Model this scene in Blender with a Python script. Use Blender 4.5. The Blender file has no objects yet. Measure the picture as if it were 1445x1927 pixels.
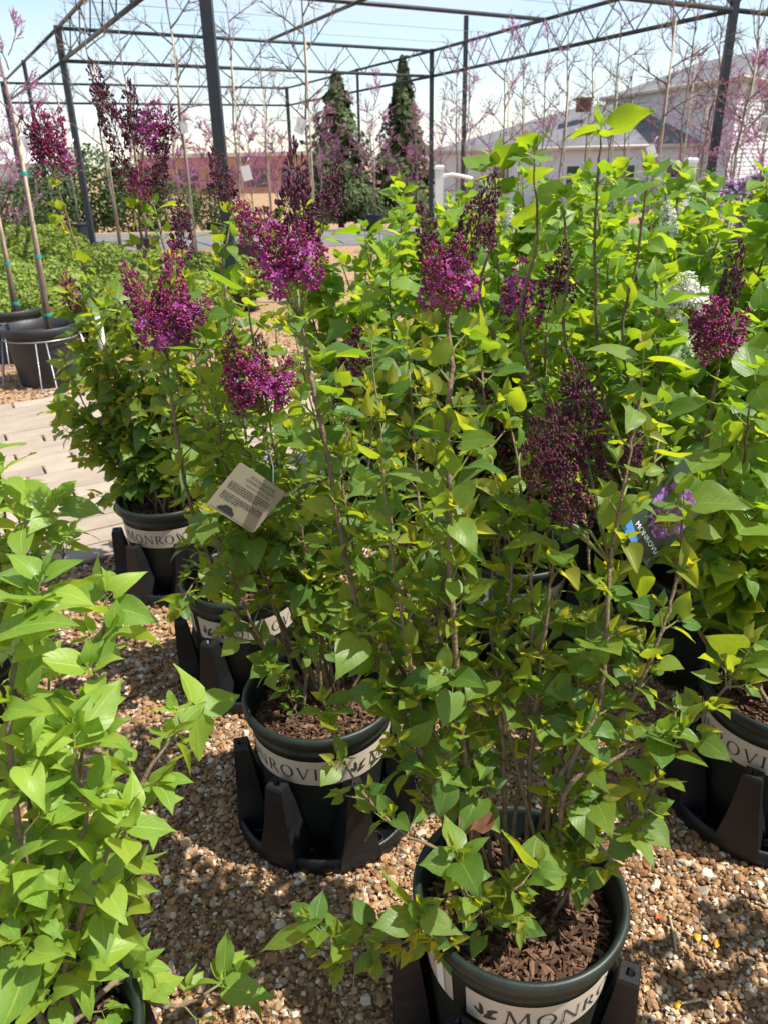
import bpy, math, random
import numpy as np
from mathutils import Matrix, Vector

# ------------------------------------------------------------------ camera / world / sun
scene = bpy.context.scene
PW, PH, PF = 1445., 1927., 1448.
CAM_H, PITCH, ROLL = 1.45, math.radians(24.5), math.radians(-1.2)
_f = Vector((0, math.cos(PITCH), -math.sin(PITCH)))
_u0 = Vector((0, math.sin(PITCH), math.cos(PITCH)))
_r0 = Vector((1, 0, 0))
_r = math.cos(ROLL)*_r0 + math.sin(ROLL)*_u0
_u = -math.sin(ROLL)*_r0 + math.cos(ROLL)*_u0
cam_d = bpy.data.cameras.new('camera'); cam = bpy.data.objects.new('camera', cam_d)
scene.collection.objects.link(cam)
M3 = Matrix((_r, _u, -_f)).transposed()
cam.matrix_world = Matrix.Translation((0, 0, CAM_H)) @ M3.to_4x4()
cam_d.sensor_fit = 'HORIZONTAL'; cam_d.sensor_width = 36.; cam_d.lens = 36.*PF/PW
cam_d.clip_start = 0.05; cam_d.clip_end = 2000
cam_d.dof.use_dof = True; cam_d.dof.focus_distance = 1.35; cam_d.dof.aperture_fstop = 12
scene.camera = cam

SUN_EL, SUN_AZ = math.radians(58), math.radians(98)      # azimuth clockwise from +Y (the view direction)
world = bpy.data.worlds.new('World'); scene.world = world; world.use_nodes = True
wn = world.node_tree; wn.nodes.clear()
def wnode(t, **k):
    n = wn.nodes.new(t)
    for a, b in k.items(): setattr(n, a, b)
    return n
sky = wnode('ShaderNodeTexSky', sky_type='NISHITA', sun_disc=False, sun_elevation=SUN_EL, sun_rotation=SUN_AZ,
            air_density=1.0, dust_density=0.3, ozone_density=1.2)
tc = wnode('ShaderNodeTexCoord')
mp = wnode('ShaderNodeMapping'); mp.inputs['Scale'].default_value = (1.6, 1.6, 6.5)
nz = wnode('ShaderNodeTexNoise'); nz.inputs['Scale'].default_value = 1.5; nz.inputs['Detail'].default_value = 7
nz.inputs['Roughness'].default_value = .58
cr = wnode('ShaderNodeValToRGB'); cr.color_ramp.elements[0].position = .36; cr.color_ramp.elements[1].position = .74
mx = wnode('ShaderNodeMix', data_type='RGBA'); mx.inputs[7].default_value = (4.6, 4.85, 5.2, 1)
ml = wnode('ShaderNodeMath', operation='MULTIPLY'); ml.inputs[1].default_value = .85
bg = wnode('ShaderNodeBackground'); bg.inputs['Strength'].default_value = .112
wo = wnode('ShaderNodeOutputWorld')
L = wn.links.new
L(tc.outputs['Generated'], mp.inputs[0]); L(mp.outputs[0], nz.inputs['Vector']); L(nz.outputs['Fac'], cr.inputs[0])
L(cr.outputs[0], ml.inputs[0]); L(ml.outputs[0], mx.inputs[0]); L(sky.outputs[0], mx.inputs[6])
L(mx.outputs[2], bg.inputs[0]); L(bg.outputs[0], wo.inputs[0])

sd = bpy.data.lights.new('sun', 'SUN'); so = bpy.data.objects.new('sun', sd); scene.collection.objects.link(so)
sd.energy = 4.6; sd.angle = math.radians(.55); sd.color = (1, .95, .86)
tosun = Vector((math.sin(SUN_AZ)*math.cos(SUN_EL), math.cos(SUN_AZ)*math.cos(SUN_EL), math.sin(SUN_EL)))
so.rotation_euler = tosun.to_track_quat('Z', 'Y').to_euler(); so.location = (5, 2, 8)
vs = scene.view_settings
vs.view_transform = 'Standard'; vs.look = 'None'; vs.gamma = 1; vs.exposure = 0.88
scene.render.engine = 'CYCLES'
scene.cycles.max_bounces = 8; scene.cycles.transmission_bounces = 4; scene.cycles.diffuse_bounces = 4

# ------------------------------------------------------------------ helpers
C = scene.collection
R = random.Random(7)
def ray(x, y): return _f + (x-PW/2)/PF*_r - (y-PH/2)/PF*_u
def atz(x, y, z=0.):
    d = ray(x, y); t = (z-CAM_H)/d.z
    return Vector((0, 0, CAM_H)) + d*t
def aty(x, y, Y):
    d = ray(x, y); return Vector((0, 0, CAM_H)) + d*(Y/d.y)
def camdist(p): return (Vector(p)-Vector((0, 0, CAM_H))).length
def inview(p, m=60):
    d = Vector(p)-Vector((0, 0, CAM_H)); z = d.dot(_f)
    if z < .1: return False
    x = PW/2+PF*d.dot(_r)/z; y = PH/2-PF*d.dot(_u)/z
    return -m < x < PW+m and -m < y < PH+m

def rot_about(v, axis, a): return Matrix.Rotation(a, 3, axis) @ v
def perp(v):
    a = Vector((0, 0, 1)) if abs(v.z) < .9 else Vector((1, 0, 0))
    return v.cross(a).normalized()

class MB:
    def __init__(s): s.v = []; s.f = []; s.m = []; s.sm = []
    def add(s, vs, fs, mat=0, smooth=False):
        o = len(s.v); s.v.extend([tuple(p) for p in vs])
        for f in fs: s.f.append(tuple(i+o for i in f)); s.m.append(mat); s.sm.append(smooth)
    def box(s, c, size, mat=0, rz=0., taper=1., rot=None):
        sx, sy, sz = size[0]/2, size[1]/2, size[2]/2
        vs = []
        for z, k in ((-sz, 1.), (sz, taper)):
            for x, y in ((-sx, -sy), (sx, -sy), (sx, sy), (-sx, sy)):
                vs.append(Vector((x*k, y*k, z)))
        m = rot if rot is not None else Matrix.Rotation(rz, 3, 'Z')
        vs = [m @ p + Vector(c) for p in vs]
        s.add(vs, [(3, 2, 1, 0), (4, 5, 6, 7), (0, 1, 5, 4), (1, 2, 6, 5), (2, 3, 7, 6), (3, 0, 4, 7)], mat)
    def tube(s, pts, rad, sides=6, mat=0, caps=True, smooth=True):
        pts = [Vector(p) for p in pts]; n = len(pts)
        if not hasattr(rad, '__len__'): rad = [rad]*n
        vs = []; T0 = (pts[1]-pts[0]).normalized(); N = perp(T0)
        for i, p in enumerate(pts):
            T = (pts[min(i+1, n-1)]-pts[max(i-1, 0)])
            T = T.normalized() if T.length > 1e-9 else T0
            N = (N-T*N.dot(T)); N = N.normalized() if N.length > 1e-6 else perp(T)
            B = T.cross(N)
            for k in range(sides):
                a = 2*math.pi*k/sides
                vs.append(p+(N*math.cos(a)+B*math.sin(a))*rad[i])
        fs = []
        for i in range(n-1):
            for k in range(sides):
                k2 = (k+1) % sides
                fs.append((i*sides+k, i*sides+k2, (i+1)*sides+k2, (i+1)*sides+k))
        if caps:
            fs.append(tuple(range(sides-1, -1, -1))); fs.append(tuple((n-1)*sides+k for k in range(sides)))
        s.add(vs, fs, mat, smooth)
    def lathe(s, prof, seg=48, c=(0, 0, 0), mat=0, smooth=True, closed=False):
        vs = []; n = len(prof)
        for r, z in prof:
            for k in range(seg):
                a = 2*math.pi*k/seg
                vs.append((c[0]+r*math.cos(a), c[1]+r*math.sin(a), c[2]+z))
        fs = []
        for i in range(n if closed else n-1):
            j = (i+1) % n
            for k in range(seg):
                k2 = (k+1) % seg
                fs.append((i*seg+k, i*seg+k2, j*seg+k2, j*seg+k))
        s.add(vs, fs, mat, smooth)
    def mesh(s, name, mats):
        me = bpy.data.meshes.new(name); me.from_pydata(s.v, [], s.f)
        for m in (mats if isinstance(mats, (list, tuple)) else [mats]): me.materials.append(m)
        me.polygons.foreach_set('material_index', s.m); me.polygons.foreach_set('use_smooth', s.sm)
        me.update(); return me
    def build(s, name, mats, parent=None, loc=None):
        return link(name, s.mesh(name, mats), parent, loc)

def link(name, data, parent=None, loc=None):
    o = bpy.data.objects.new(name, data); C.objects.link(o)
    if parent is not None: o.parent = parent
    if loc is not None: o.location = loc
    return o
def tag(o, label=None, cat=None, group=None, kind=None):
    if label: o['label'] = label
    if cat: o['category'] = cat
    if group: o['group'] = group
    if kind: o['kind'] = kind
    return o
def empty(name, loc, label, cat, group=None, rz=0):
    o = link(name, None, None, loc); o.rotation_euler = (0, 0, rz); o.empty_display_size = .1
    return tag(o, label, cat, group)
def copy_tree(o, parent=None):
    c = o.copy(); C.objects.link(c); c.parent = parent
    for ch in o.children: copy_tree(ch, c)
    return c

# ------------------------------------------------------------------ materials
def mat(name):
    m = bpy.data.materials.new(name); m.use_nodes = True
    nt = m.node_tree; nt.nodes.clear()
    def N(t, **k):
        n = nt.nodes.new(t)
        for a, b in k.items():
            if a in ('ins',):
                for i, v in b.items(): n.inputs[i].default_value = v
            else: setattr(n, a, b)
        return n
    return m, N, nt.links.new
def c4(c): return (c[0], c[1], c[2], 1)
def simple(name, col, rough=.6, spec=.4, metal=0., var=.25, scale=8., bump=0., bscale=40., col2=None, obj_rand=0., coord='Object'):
    m, N, K = mat(name)
    out = N('ShaderNodeOutputMaterial'); p = N('ShaderNodeBsdfPrincipled')
    p.inputs['Roughness'].default_value = rough; p.inputs['Metallic'].default_value = metal
    p.inputs['Specular IOR Level'].default_value = spec
    t = N('ShaderNodeTexCoord'); n = N('ShaderNodeTexNoise', ins={'Scale': scale, 'Detail': 6., 'Roughness': .6})
    K(t.outputs[coord], n.inputs['Vector'])
    mx = N('ShaderNodeMix', data_type='RGBA')
    a = col; b = col2 if col2 else tuple(x*(1-var) for x in col)
    if not col2: a = tuple(min(1, x*(1+var)) for x in col)
    mx.inputs[6].default_value = c4(a); mx.inputs[7].default_value = c4(b)
    rp = N('ShaderNodeValToRGB'); rp.color_ramp.elements[0].position = .3; rp.color_ramp.elements[1].position = .7
    K(n.outputs['Fac'], rp.inputs[0]); K(rp.outputs[0], mx.inputs[0])
    colout = mx.outputs[2]
    if obj_rand:
        oi = N('ShaderNodeObjectInfo'); hs = N('ShaderNodeHueSaturation')
        mr = N('ShaderNodeMapRange', ins={3: 1-obj_rand, 4: 1+obj_rand})
        K(oi.outputs['Random'], mr.inputs[0]); K(mr.outputs[0], hs.inputs['Value']); K(colout, hs.inputs['Color']); colout = hs.outputs[0]
    K(colout, p.inputs['Base Color'])
    if bump:
        n2 = N('ShaderNodeTexNoise', ins={'Scale': bscale, 'Detail': 5.}); K(t.outputs[coord], n2.inputs['Vector'])
        b = N('ShaderNodeBump', ins={'Strength': bump, 'Distance': .004}); K(n2.outputs['Fac'], b.inputs['Height']); K(b.outputs[0], p.inputs['Normal'])
    K(p.outputs[0], out.inputs[0])
    return m

def leaf_mat(name, cdark, clight, tdark, tlight, tfac=.45, rough=.42, edge=None):
    """leaf: glossy reflective skin mixed with translucent transmission; veins drawn from the UV (u across, v along)"""
    m, N, K = mat(name)
    out = N('ShaderNodeOutputMaterial'); p = N('ShaderNodeBsdfPrincipled', ins={'Roughness': rough, 'Specular IOR Level': .38})
    tr = N('ShaderNodeBsdfTranslucent'); ms = N('ShaderNodeMixShader', ins={0: tfac})
    oi = N('ShaderNodeObjectInfo'); at = N('ShaderNodeAttribute', attribute_name='rnd')
    ad = N('ShaderNodeMath', operation='ADD'); fr = N('ShaderNodeMath', operation='FRACT')
    K(oi.outputs['Random'], ad.inputs[0]); K(at.outputs['Fac'], ad.inputs[1]); K(ad.outputs[0], fr.inputs[0])
    tc = N('ShaderNodeTexCoord'); nz = N('ShaderNodeTexNoise', ins={'Scale': 7., 'Detail': 3.}); K(tc.outputs['UV'], nz.inputs['Vector'])
    mad = N('ShaderNodeMath', operation='MULTIPLY_ADD', ins={1: .7, 2: -.35}); K(nz.outputs['Fac'], mad.inputs[0])
    f2 = N('ShaderNodeMath', operation='ADD', use_clamp=True); K(fr.outputs[0], f2.inputs[0]); K(mad.outputs[0], f2.inputs[1])
    a = N('ShaderNodeMix', data_type='RGBA'); a.inputs[6].default_value = c4(cdark); a.inputs[7].default_value = c4(clight)
    b = N('ShaderNodeMix', data_type='RGBA'); b.inputs[6].default_value = c4(tdark); b.inputs[7].default_value = c4(tlight)
    K(f2.outputs[0], a.inputs[0]); K(f2.outputs[0], b.inputs[0])
    # veins
    sp = N('ShaderNodeSeparateXYZ'); K(tc.outputs['UV'], sp.inputs[0])
    cu = N('ShaderNodeMath', operation='SUBTRACT', ins={1: .5}); K(sp.outputs[0], cu.inputs[0])
    au = N('ShaderNodeMath', operation='ABSOLUTE'); K(cu.outputs[0], au.inputs[0])
    mid = N('ShaderNodeMapRange', ins={1: .012, 2: .035, 3: 1., 4: 0.}); K(au.outputs[0], mid.inputs[0])
    sk = N('ShaderNodeMath', operation='MULTIPLY_ADD', ins={1: -.75}); K(au.outputs[0], sk.inputs[0]); K(sp.outputs[1], sk.inputs[2])
    sv = N('ShaderNodeMath', operation='MULTIPLY', ins={1: 44.}); K(sk.outputs[0], sv.inputs[0])
    si = N('ShaderNodeMath', operation='SINE'); K(sv.outputs[0], si.inputs[0])
    vn = N('ShaderNodeMapRange', ins={1: .86, 2: 1., 3: 0., 4: .45}); K(si.outputs[0], vn.inputs[0])
    vm = N('ShaderNodeMath', operation='MAXIMUM'); K(mid.outputs[0], vm.inputs[0]); K(vn.outputs[0], vm.inputs[1])
    vf = N('ShaderNodeMath', operation='MULTIPLY', ins={1: .42}); K(vm.outputs[0], vf.inputs[0])
    av = N('ShaderNodeMix', data_type='RGBA'); K(vf.outputs[0], av.inputs[0]); K(a.outputs[2], av.inputs[6])
    av.inputs[7].default_value = (min(1, clight[0]*1.7), min(1, clight[1]*1.5), min(1, clight[2]*2.2), 1)
    colr = av.outputs[2]
    if edge:
        ed = N('ShaderNodeMapRange', ins={1: .25, 2: .5, 3: 0., 4: .8}); K(au.outputs[0], ed.inputs[0])
        ae = N('ShaderNodeMix', data_type='RGBA'); K(ed.outputs[0], ae.inputs[0]); K(colr, ae.inputs[6]); ae.inputs[7].default_value = c4(edge); colr = ae.outputs[2]
    K(colr, p.inputs['Base Color']); K(b.outputs[2], tr.inputs['Color'])
    bp = N('ShaderNodeBump', ins={'Strength': .35, 'Distance': .002}); bp.invert = True
    K(vm.outputs[0], bp.inputs['Height']); K(bp.outputs[0], p.inputs['Normal'])
    K(p.outputs[0], ms.inputs[1]); K(tr.outputs[0], ms.inputs[2]); K(ms.outputs[0], out.inputs[0])
    return m

def attr_mat(name, cols, rough=.7, spec=.3, bump=.3, bscale=180., transl=0.):
    """colour picked per piece from a ramp by the 'rnd' attribute (plus object random)"""
    m, N, K = mat(name)
    out = N('ShaderNodeOutputMaterial'); p = N('ShaderNodeBsdfPrincipled', ins={'Roughness': rough, 'Specular IOR Level': spec})
    oi = N('ShaderNodeObjectInfo'); at = N('ShaderNodeAttribute', attribute_name='rnd')
    ad = N('ShaderNodeMath', operation='ADD'); fr = N('ShaderNodeMath', operation='FRACT')
    K(oi.outputs['Random'], ad.inputs[0]); K(at.outputs['Fac'], ad.inputs[1]); K(ad.outputs[0], fr.inputs[0])
    rp = N('ShaderNodeValToRGB'); e = rp.color_ramp.elements
    while len(e) < len(cols): e.new(.5)
    for i, c in enumerate(cols): e[i].position = i/(len(cols)-1); e[i].color = c4(c)
    K(fr.outputs[0], rp.inputs[0])
    tc = N('ShaderNodeTexCoord'); n = N('ShaderNodeTexNoise', ins={'Scale': bscale, 'Detail': 4.}); K(tc.outputs['Object'], n.inputs['Vector'])
    mr = N('ShaderNodeMapRange', ins={3: .7, 4: 1.25}); K(n.outputs['Fac'], mr.inputs[0])
    hs = N('ShaderNodeHueSaturation'); K(mr.outputs[0], hs.inputs['Value']); K(rp.outputs[0], hs.inputs['Color'])
    K(hs.outputs[0], p.inputs['Base Color'])
    if bump:
        b = N('ShaderNodeBump', ins={'Strength': bump, 'Distance': .002}); K(n.outputs['Fac'], b.inputs['Height']); K(b.outputs[0], p.inputs['Normal'])
    if transl:
        tr = N('ShaderNodeBsdfTranslucent'); ms = N('ShaderNodeMixShader', ins={0: transl}); K(hs.outputs[0], tr.inputs[0])
        K(p.outputs[0], ms.inputs[1]); K(tr.outputs[0], ms.inputs[2]); K(ms.outputs[0], out.inputs[0])
    else: K(p.outputs[0], out.inputs[0])
    return m

M = {}
M['leaf'] = leaf_mat('lilac_leaf', (.065, .155, .028), (.17, .27, .045), (.22, .38, .015), (.54, .60, .02), .50)
M['young'] = leaf_mat('lilac_young_leaf', (.15, .24, .03), (.26, .29, .05), (.46, .56, .02), (.68, .60, .02), .52, edge=(.20, .18, .05))
M['light'] = leaf_mat('pale_lilac_leaf', (.15, .28, .04), (.27, .40, .055), (.34, .52, .03), (.58, .68, .04), .46)
M['mass'] = leaf_mat('green_lilac_leaf', (.085, .19, .03), (.19, .32, .04), (.28, .46, .012), (.56, .66, .02), .50)
M['wood'] = simple('lilac_bark', (.25, .18, .115), .85, .15, col2=(.12, .085, .055), scale=60., bump=.8, bscale=220.)
M['shoot'] = simple('green_shoot', (.16, .20, .05), .6, .3, col2=(.13, .11, .04), scale=30.)
M['rachis'] = simple('flower_stalk', (.16, .13, .05), .6, .3, col2=(.10, .03, .04), scale=80.)
M['bud'] = attr_mat('purple_bud', [(.09, .008, .04), (.19, .014, .075), (.34, .035, .13), (.14, .010, .06)], .42, .35, 0, 300.)
M['budtight'] = attr_mat('dark_bud', [(.028, .005, .014), (.060, .009, .026), (.10, .016, .042), (.045, .008, .02)], .45, .3, 0, 300.)
M['floret'] = attr_mat('purple_floret', [(.28, .035, .22), (.36, .06, .30), (.22, .02, .15), (.42, .10, .36)], .5, .3, 0, 300., .25)
M['wbud'] = attr_mat('white_bud', [(.60, .66, .30), (.75, .76, .55), (.66, .70, .40)], .5, .3, 0, 300., .2)
M['wfloret'] = attr_mat('white_floret', [(.85, .86, .82), (.9, .9, .88)], .5, .3, 0, 300., .3)
M['vbud'] = attr_mat('violet_bud', [(.36, .20, .38), (.48, .30, .48), (.30, .14, .30)], .5, .3, 0, 300., .2)
M['vfloret'] = attr_mat('violet_floret', [(.52, .36, .56), (.62, .46, .64)], .5, .3, 0, 300., .3)
M['pot'] = simple('dark_green_plastic', (.018, .027, .021), .45, .4, col2=(.008, .013, .010), scale=22., bump=.12, bscale=60.)
M['stand'] = simple('black_plastic', (.0055, .006, .008), .45, .4, col2=(.011, .011, .012), scale=12., bump=.2, bscale=90.)
M['bigpot'] = simple('black_nursery_plastic', (.030, .032, .036), .5, .5, col2=(.018, .018, .02), scale=5., bump=.1)
M['band'] = simple('beige_label_band', (.50, .43, .34), .55, .35, var=.06, scale=6.)
M['ink'] = simple('dark_print', (.035, .04, .035), .6, .3, var=.1)
M['white'] = simple('white_plastic', (.78, .78, .76), .5, .4, var=.05, scale=4.)
M['mulch'] = attr_mat('bark_mulch', [(.045, .022, .013), (.10, .052, .032), (.20, .115, .075), (.07, .035, .02), (.03, .017, .012)], .85, .2, .5, 120.)
M['soil'] = simple('potting_soil', (.045, .028, .018), .95, .1, var=.5, scale=60., bump=1., bscale=120.)
M['gravel'] = attr_mat('river_gravel', [(.25, .125, .050), (.33, .185, .085), (.14, .070, .034), (.43, .30, .17), (.28, .14, .058), (.10, .052, .028), (.62, .55, .44), (.36, .20, .085), (.18, .09, .042)], .6, .35, .35, 260.)
M['steel'] = simple('dark_painted_steel', (.020, .026, .032), .5, .5, var=.3, scale=3., bump=.05)
M['bark_tree'] = simple('young_tree_bark', (.30, .25, .21), .9, .15, col2=(.18, .14, .12), scale=20., bump=.5, bscale=80.)
M['twig'] = simple('bare_twig', (.17, .125, .11), .85, .2, var=.3, scale=15.)
M['bamboo'] = simple('bamboo_stake', (.50, .40, .29), .6, .3, col2=(.36, .28, .20), scale=14.)
M['tie'] = simple('green_tape', (.02, .28, .22), .4, .4, var=.1)
M['pink'] = attr_mat('redbud_blossom', [(.52, .20, .38), (.62, .30, .48), (.44, .14, .30), (.58, .25, .42)], .6, .2, 0, 100., .3)
M['conifer'] = attr_mat('conifer_spray', [(.05, .075, .03), (.085, .115, .04), (.065, .09, .035), (.12, .14, .055)], .7, .2, 0, 100., .15)
M['box'] = attr_mat('boxwood_leaf', [(.17, .25, .03), (.26, .34, .05), (.14, .21, .03), (.32, .38, .06)], .55, .3, 0, 100., .3)
M['hedge'] = attr_mat('dark_shrub_leaf', [(.035, .07, .02), (.06, .11, .025), (.045, .09, .022)], .6, .3, 0, 100., .2)
M['siding'] = simple('white_siding', (.56, .58, .60), .6, .3, var=.04, scale=2.)
M['trim'] = simple('beige_trim', (.52, .47, .40), .6, .3, var=.08)
M['roof'] = simple('grey_shingles', (.17, .17, .18), .9, .15, var=.22, scale=1.2, bump=.6, bscale=9.)
M['shingle2'] = simple('dark_shingles', (.11, .11, .12), .9, .15, var=.2, scale=3.)
M['glass'] = simple('window_glass', (.035, .045, .055), .08, .8, var=.2, scale=.5)
M['brick'] = simple('red_brick', (.16, .08, .06), .85, .2, var=.25, scale=6.)
M['storebrick'] = simple('orange_brick', (.46, .25, .17), .85, .2, var=.15, scale=.8)
M['pale'] = simple('pale_metal', (.55, .56, .55), .5, .4, var=.08, scale=.5)
M['wire'] = simple('galvanised_wire', (.33, .34, .35), .4, .5, metal=.7, var=.1)
M['ribbon'] = simple('white_ribbon', (.74, .75, .74), .5, .4, var=.06, scale=10.)
M['carg'] = simple('silver_car_paint', (.40, .41, .42), .25, .6, metal=.5, var=.03)
M['carw'] = simple('white_car_paint', (.75, .76, .77), .3, .6, var=.03)
M['tyre'] = simple('tyre_rubber', (.02, .02, .02), .85, .2, var=.2)
M['petal'] = simple('yellow_petal', (.62, .30, .02), .5, .3, var=.2, scale=50.)
M['dry'] = simple('dry_leaf', (.17, .075, .04), .7, .2, var=.45, scale=40., bump=.4)
M['straw'] = simple('dry_straw', (.45, .34, .2), .8, .2, var=.2, scale=40.)
M['orange'] = simple('orange_plastic', (.75, .10, .03), .5, .4, var=.1)
M['tagback'] = simple('tag_card', (.33, .285, .21), .5, .35, var=.06, scale=8.)
M['paver'] = simple('beige_paver', (.37, .30, .235), .85, .2, col2=(.29, .235, .18), scale=7., bump=.35, bscale=90., obj_rand=.12)
M['joint'] = simple('dark_joint_sand', (.055, .042, .032), .95, .1, var=.4, scale=30.)
M['asphalt'] = simple('grey_asphalt', (.16, .155, .15), .9, .2, var=.2, scale=3.)
# ground sheet: gravel tone at a distance
def ground_mat():
    m, N, K = mat('distant_gravel')
    out = N('ShaderNodeOutputMaterial'); p = N('ShaderNodeBsdfPrincipled', ins={'Roughness': .9, 'Specular IOR Level': .2})
    tc = N('ShaderNodeTexCoord'); vo = N('ShaderNodeTexVoronoi', ins={'Scale': 70.}); K(tc.outputs['Object'], vo.inputs['Vector'])
    rp = N('ShaderNodeValToRGB'); e = rp.color_ramp.elements
    cols = [(.17, .09, .045), (.34, .2, .1), (.26, .145, .07), (.5, .38, .25), (.3, .17, .08)]
    while len(e) < len(cols): e.new(.5)
    for i, c in enumerate(cols): e[i].position = i/4; e[i].color = c4(c)
    sp = N('ShaderNodeSeparateColor'); K(vo.outputs['Color'], sp.inputs[0]); K(sp.outputs[0], rp.inputs[0])
    b = N('ShaderNodeBump', ins={'Strength': .9, 'Distance': .01}); b.invert = True; K(vo.outputs['Distance'], b.inputs['Height'])
    K(rp.outputs[0], p.inputs['Base Color']); K(b.outputs[0], p.inputs['Normal']); K(p.outputs[0], out.inputs[0])
    return m
M['ground'] = ground_mat()
def print_mat():
    """the plant photograph printed on the tag: purple blossom texture"""
    m, N, K = mat('tag_blossom_print')
    out = N('ShaderNodeOutputMaterial'); p = N('ShaderNodeBsdfPrincipled', ins={'Roughness': .35})
    tc = N('ShaderNodeTexCoord'); vo = N('ShaderNodeTexVoronoi', ins={'Scale': 170.}); K(tc.outputs['Object'], vo.inputs['Vector'])
    rp = N('ShaderNodeValToRGB'); e = rp.color_ramp.elements
    cols = [(.05, .005, .05), (.14, .04, .18), (.26, .14, .38), (.12, .01, .10)]
    while len(e) < 4: e.new(.5)
    for i, c in enumerate(cols): e[i].position = i/3; e[i].color = c4(c)
    sp = N('ShaderNodeSeparateColor'); K(vo.outputs['Color'], sp.inputs[0]); K(sp.outputs[0], rp.inputs[0])
    K(rp.outputs[0], p.inputs['Base Color']); K(p.outputs[0], out.inputs[0]); return m
M['blossomprint'] = print_mat()
M['tagdark'] = simple('dark_green_card', (.02, .03, .02), .35, .5, var=.3, scale=20.)
M['tagblue'] = simple('blue_card', (.05, .18, .45), .4, .5, var=.1)

# ------------------------------------------------------------------ ground, gravel, path
GZ = -.75    # the yard falls a little towards the road and the house
def gz(y): return GZ*min(1., max(0., (y-20)/8.))
g = MB(); ys = (-20, 20, 28, 900)
g.add([(x, y, gz(y)) for y in ys for x in (-300, 300)], [(2*i, 2*i+1, 2*i+3, 2*i+2) for i in range(3)])
ground = tag(g.build('ground', M['ground']), kind='structure')

PD = Vector((math.cos(math.radians(30)), math.sin(math.radians(30)), 0)); PN = Vector((-PD.y, PD.x, 0))
PN0, PN1 = 2.955, 5.58
pth = MB()
pth.add([PD*a+PN*b+Vector((0, 0, .006)) for a, b in ((-7, PN0), (14, PN0), (14, PN1), (-7, PN1))], [(0, 1, 2, 3)])
path = tag(pth.build('paved_path', M['joint']), kind='structure')
def paver_mesh(l, w):
    mb = MB(); h = .02; e = .006
    vs = []
    for z, k in ((0, 0), (h-.004, 0), (h, e)):
        for x, y in ((-l/2+k, -w/2+k), (l/2-k, -w/2+k), (l/2-k, w/2-k), (-l/2+k, w/2-k)):
            vs.append((x+R.uniform(-.0015, .0015), y+R.uniform(-.0015, .0015), z))
    fs = [(8, 9, 10, 11)]
    for i in range(2):
        for k in range(4): fs.append((i*4+k, i*4+(k+1) % 4, i*4+4+(k+1) % 4, i*4+4+k))
    mb.add(vs, fs); return mb.mesh('paver', M['paver'])
NR = 19; rw = (PN1-PN0)/NR
PL = [.30, .38, .46, .55]; pmesh = [paver_mesh(l-.012, rw-.009) for l in PL]
cnt = 0
for r in range(NR):
    a = -3.3+r*.06+R.uniform(-.2, 0)
    while a < 3.6:
        k = R.choice((0, 1, 1, 2, 2, 3)); c = PD*(a+PL[k]/2)+PN*(PN0+(r+.5)*rw)
        if cnt < 300 and inview(c, 150):
            o = link('paver', pmesh[k], path, (c.x, c.y, .008+R.uniform(-.0025, .0025)))
            o.rotation_euler = (R.uniform(-.006, .006), R.uniform(-.006, .006), math.radians(30)); cnt += 1
        a += PL[k]

def ico():
    t = (1+5**.5)/2
    v = np.array([(-1, t, 0), (1, t, 0), (-1, -t, 0), (1, -t, 0), (0, -1, t), (0, 1, t), (0, -1, -t), (0, 1, -t), (t, 0, -1), (t, 0, 1), (-t, 0, -1), (-t, 0, 1)], float)
    v /= np.linalg.norm(v[0])
    f = np.array([(0, 11, 5), (0, 5, 1), (0, 1, 7), (0, 7, 10), (0, 10, 11), (1, 5, 9), (5, 11, 4), (11, 10, 2), (10, 7, 6), (7, 1, 8), (3, 9, 4), (3, 4, 2), (3, 2, 6), (3, 6, 8), (3, 8, 9), (4, 9, 5), (2, 4, 11), (6, 2, 10), (8, 6, 7), (9, 8, 1)])
    return v, f
IV, IF = ico()
rng = np.random.default_rng(3)
def np_mesh(name, V, Fc, material, rnd=None, smooth=False, uv=None):
    me = bpy.data.meshes.new(name); nv, nf = len(V), len(Fc); k = Fc.shape[1]
    me.vertices.add(nv); me.vertices.foreach_set('co', V.astype(np.float32).ravel())
    me.loops.add(nf*k); me.loops.foreach_set('vertex_index', Fc.astype(np.int32).ravel())
    me.polygons.add(nf); me.polygons.foreach_set('loop_start', np.arange(0, nf*k, k, dtype=np.int32))
    me.polygons.foreach_set('loop_total', np.full(nf, k, dtype=np.int32))
    me.polygons.foreach_set('use_smooth', np.full(nf, smooth))
    me.materials.append(material)
    if rnd is not None:
        at = me.attributes.new('rnd', 'FLOAT', 'FACE'); at.data.foreach_set('value', rnd.astype(np.float32))
    if uv is not None:
        ul = me.uv_layers.new(name='UVMap'); ul.data.foreach_set('uv', uv[Fc.ravel()].astype(np.float32).ravel())
    me.update(calc_edges=True); return me
def rand_rot(n):
    q = rng.normal(size=(n, 4)); q /= np.linalg.norm(q, axis=1)[:, None]
    w, x, y, z = q.T
    return np.stack([np.stack([1-2*(y*y+z*z), 2*(x*y-w*z), 2*(x*z+w*y)], -1), np.stack([2*(x*y+w*z), 1-2*(x*x+z*z), 2*(y*z-w*x)], -1), np.stack([2*(x*z-w*y), 2*(y*z+w*x), 1-2*(x*x+y*y)], -1)], 1)
STN = []
for i in range(12):
    v = IV*(1+rng.uniform(-.28, .22, (12, 1)))*np.array([1., rng.uniform(.65, .95), rng.uniform(.42, .75)])
    STN.append(v)
STN = np.array(STN)
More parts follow.
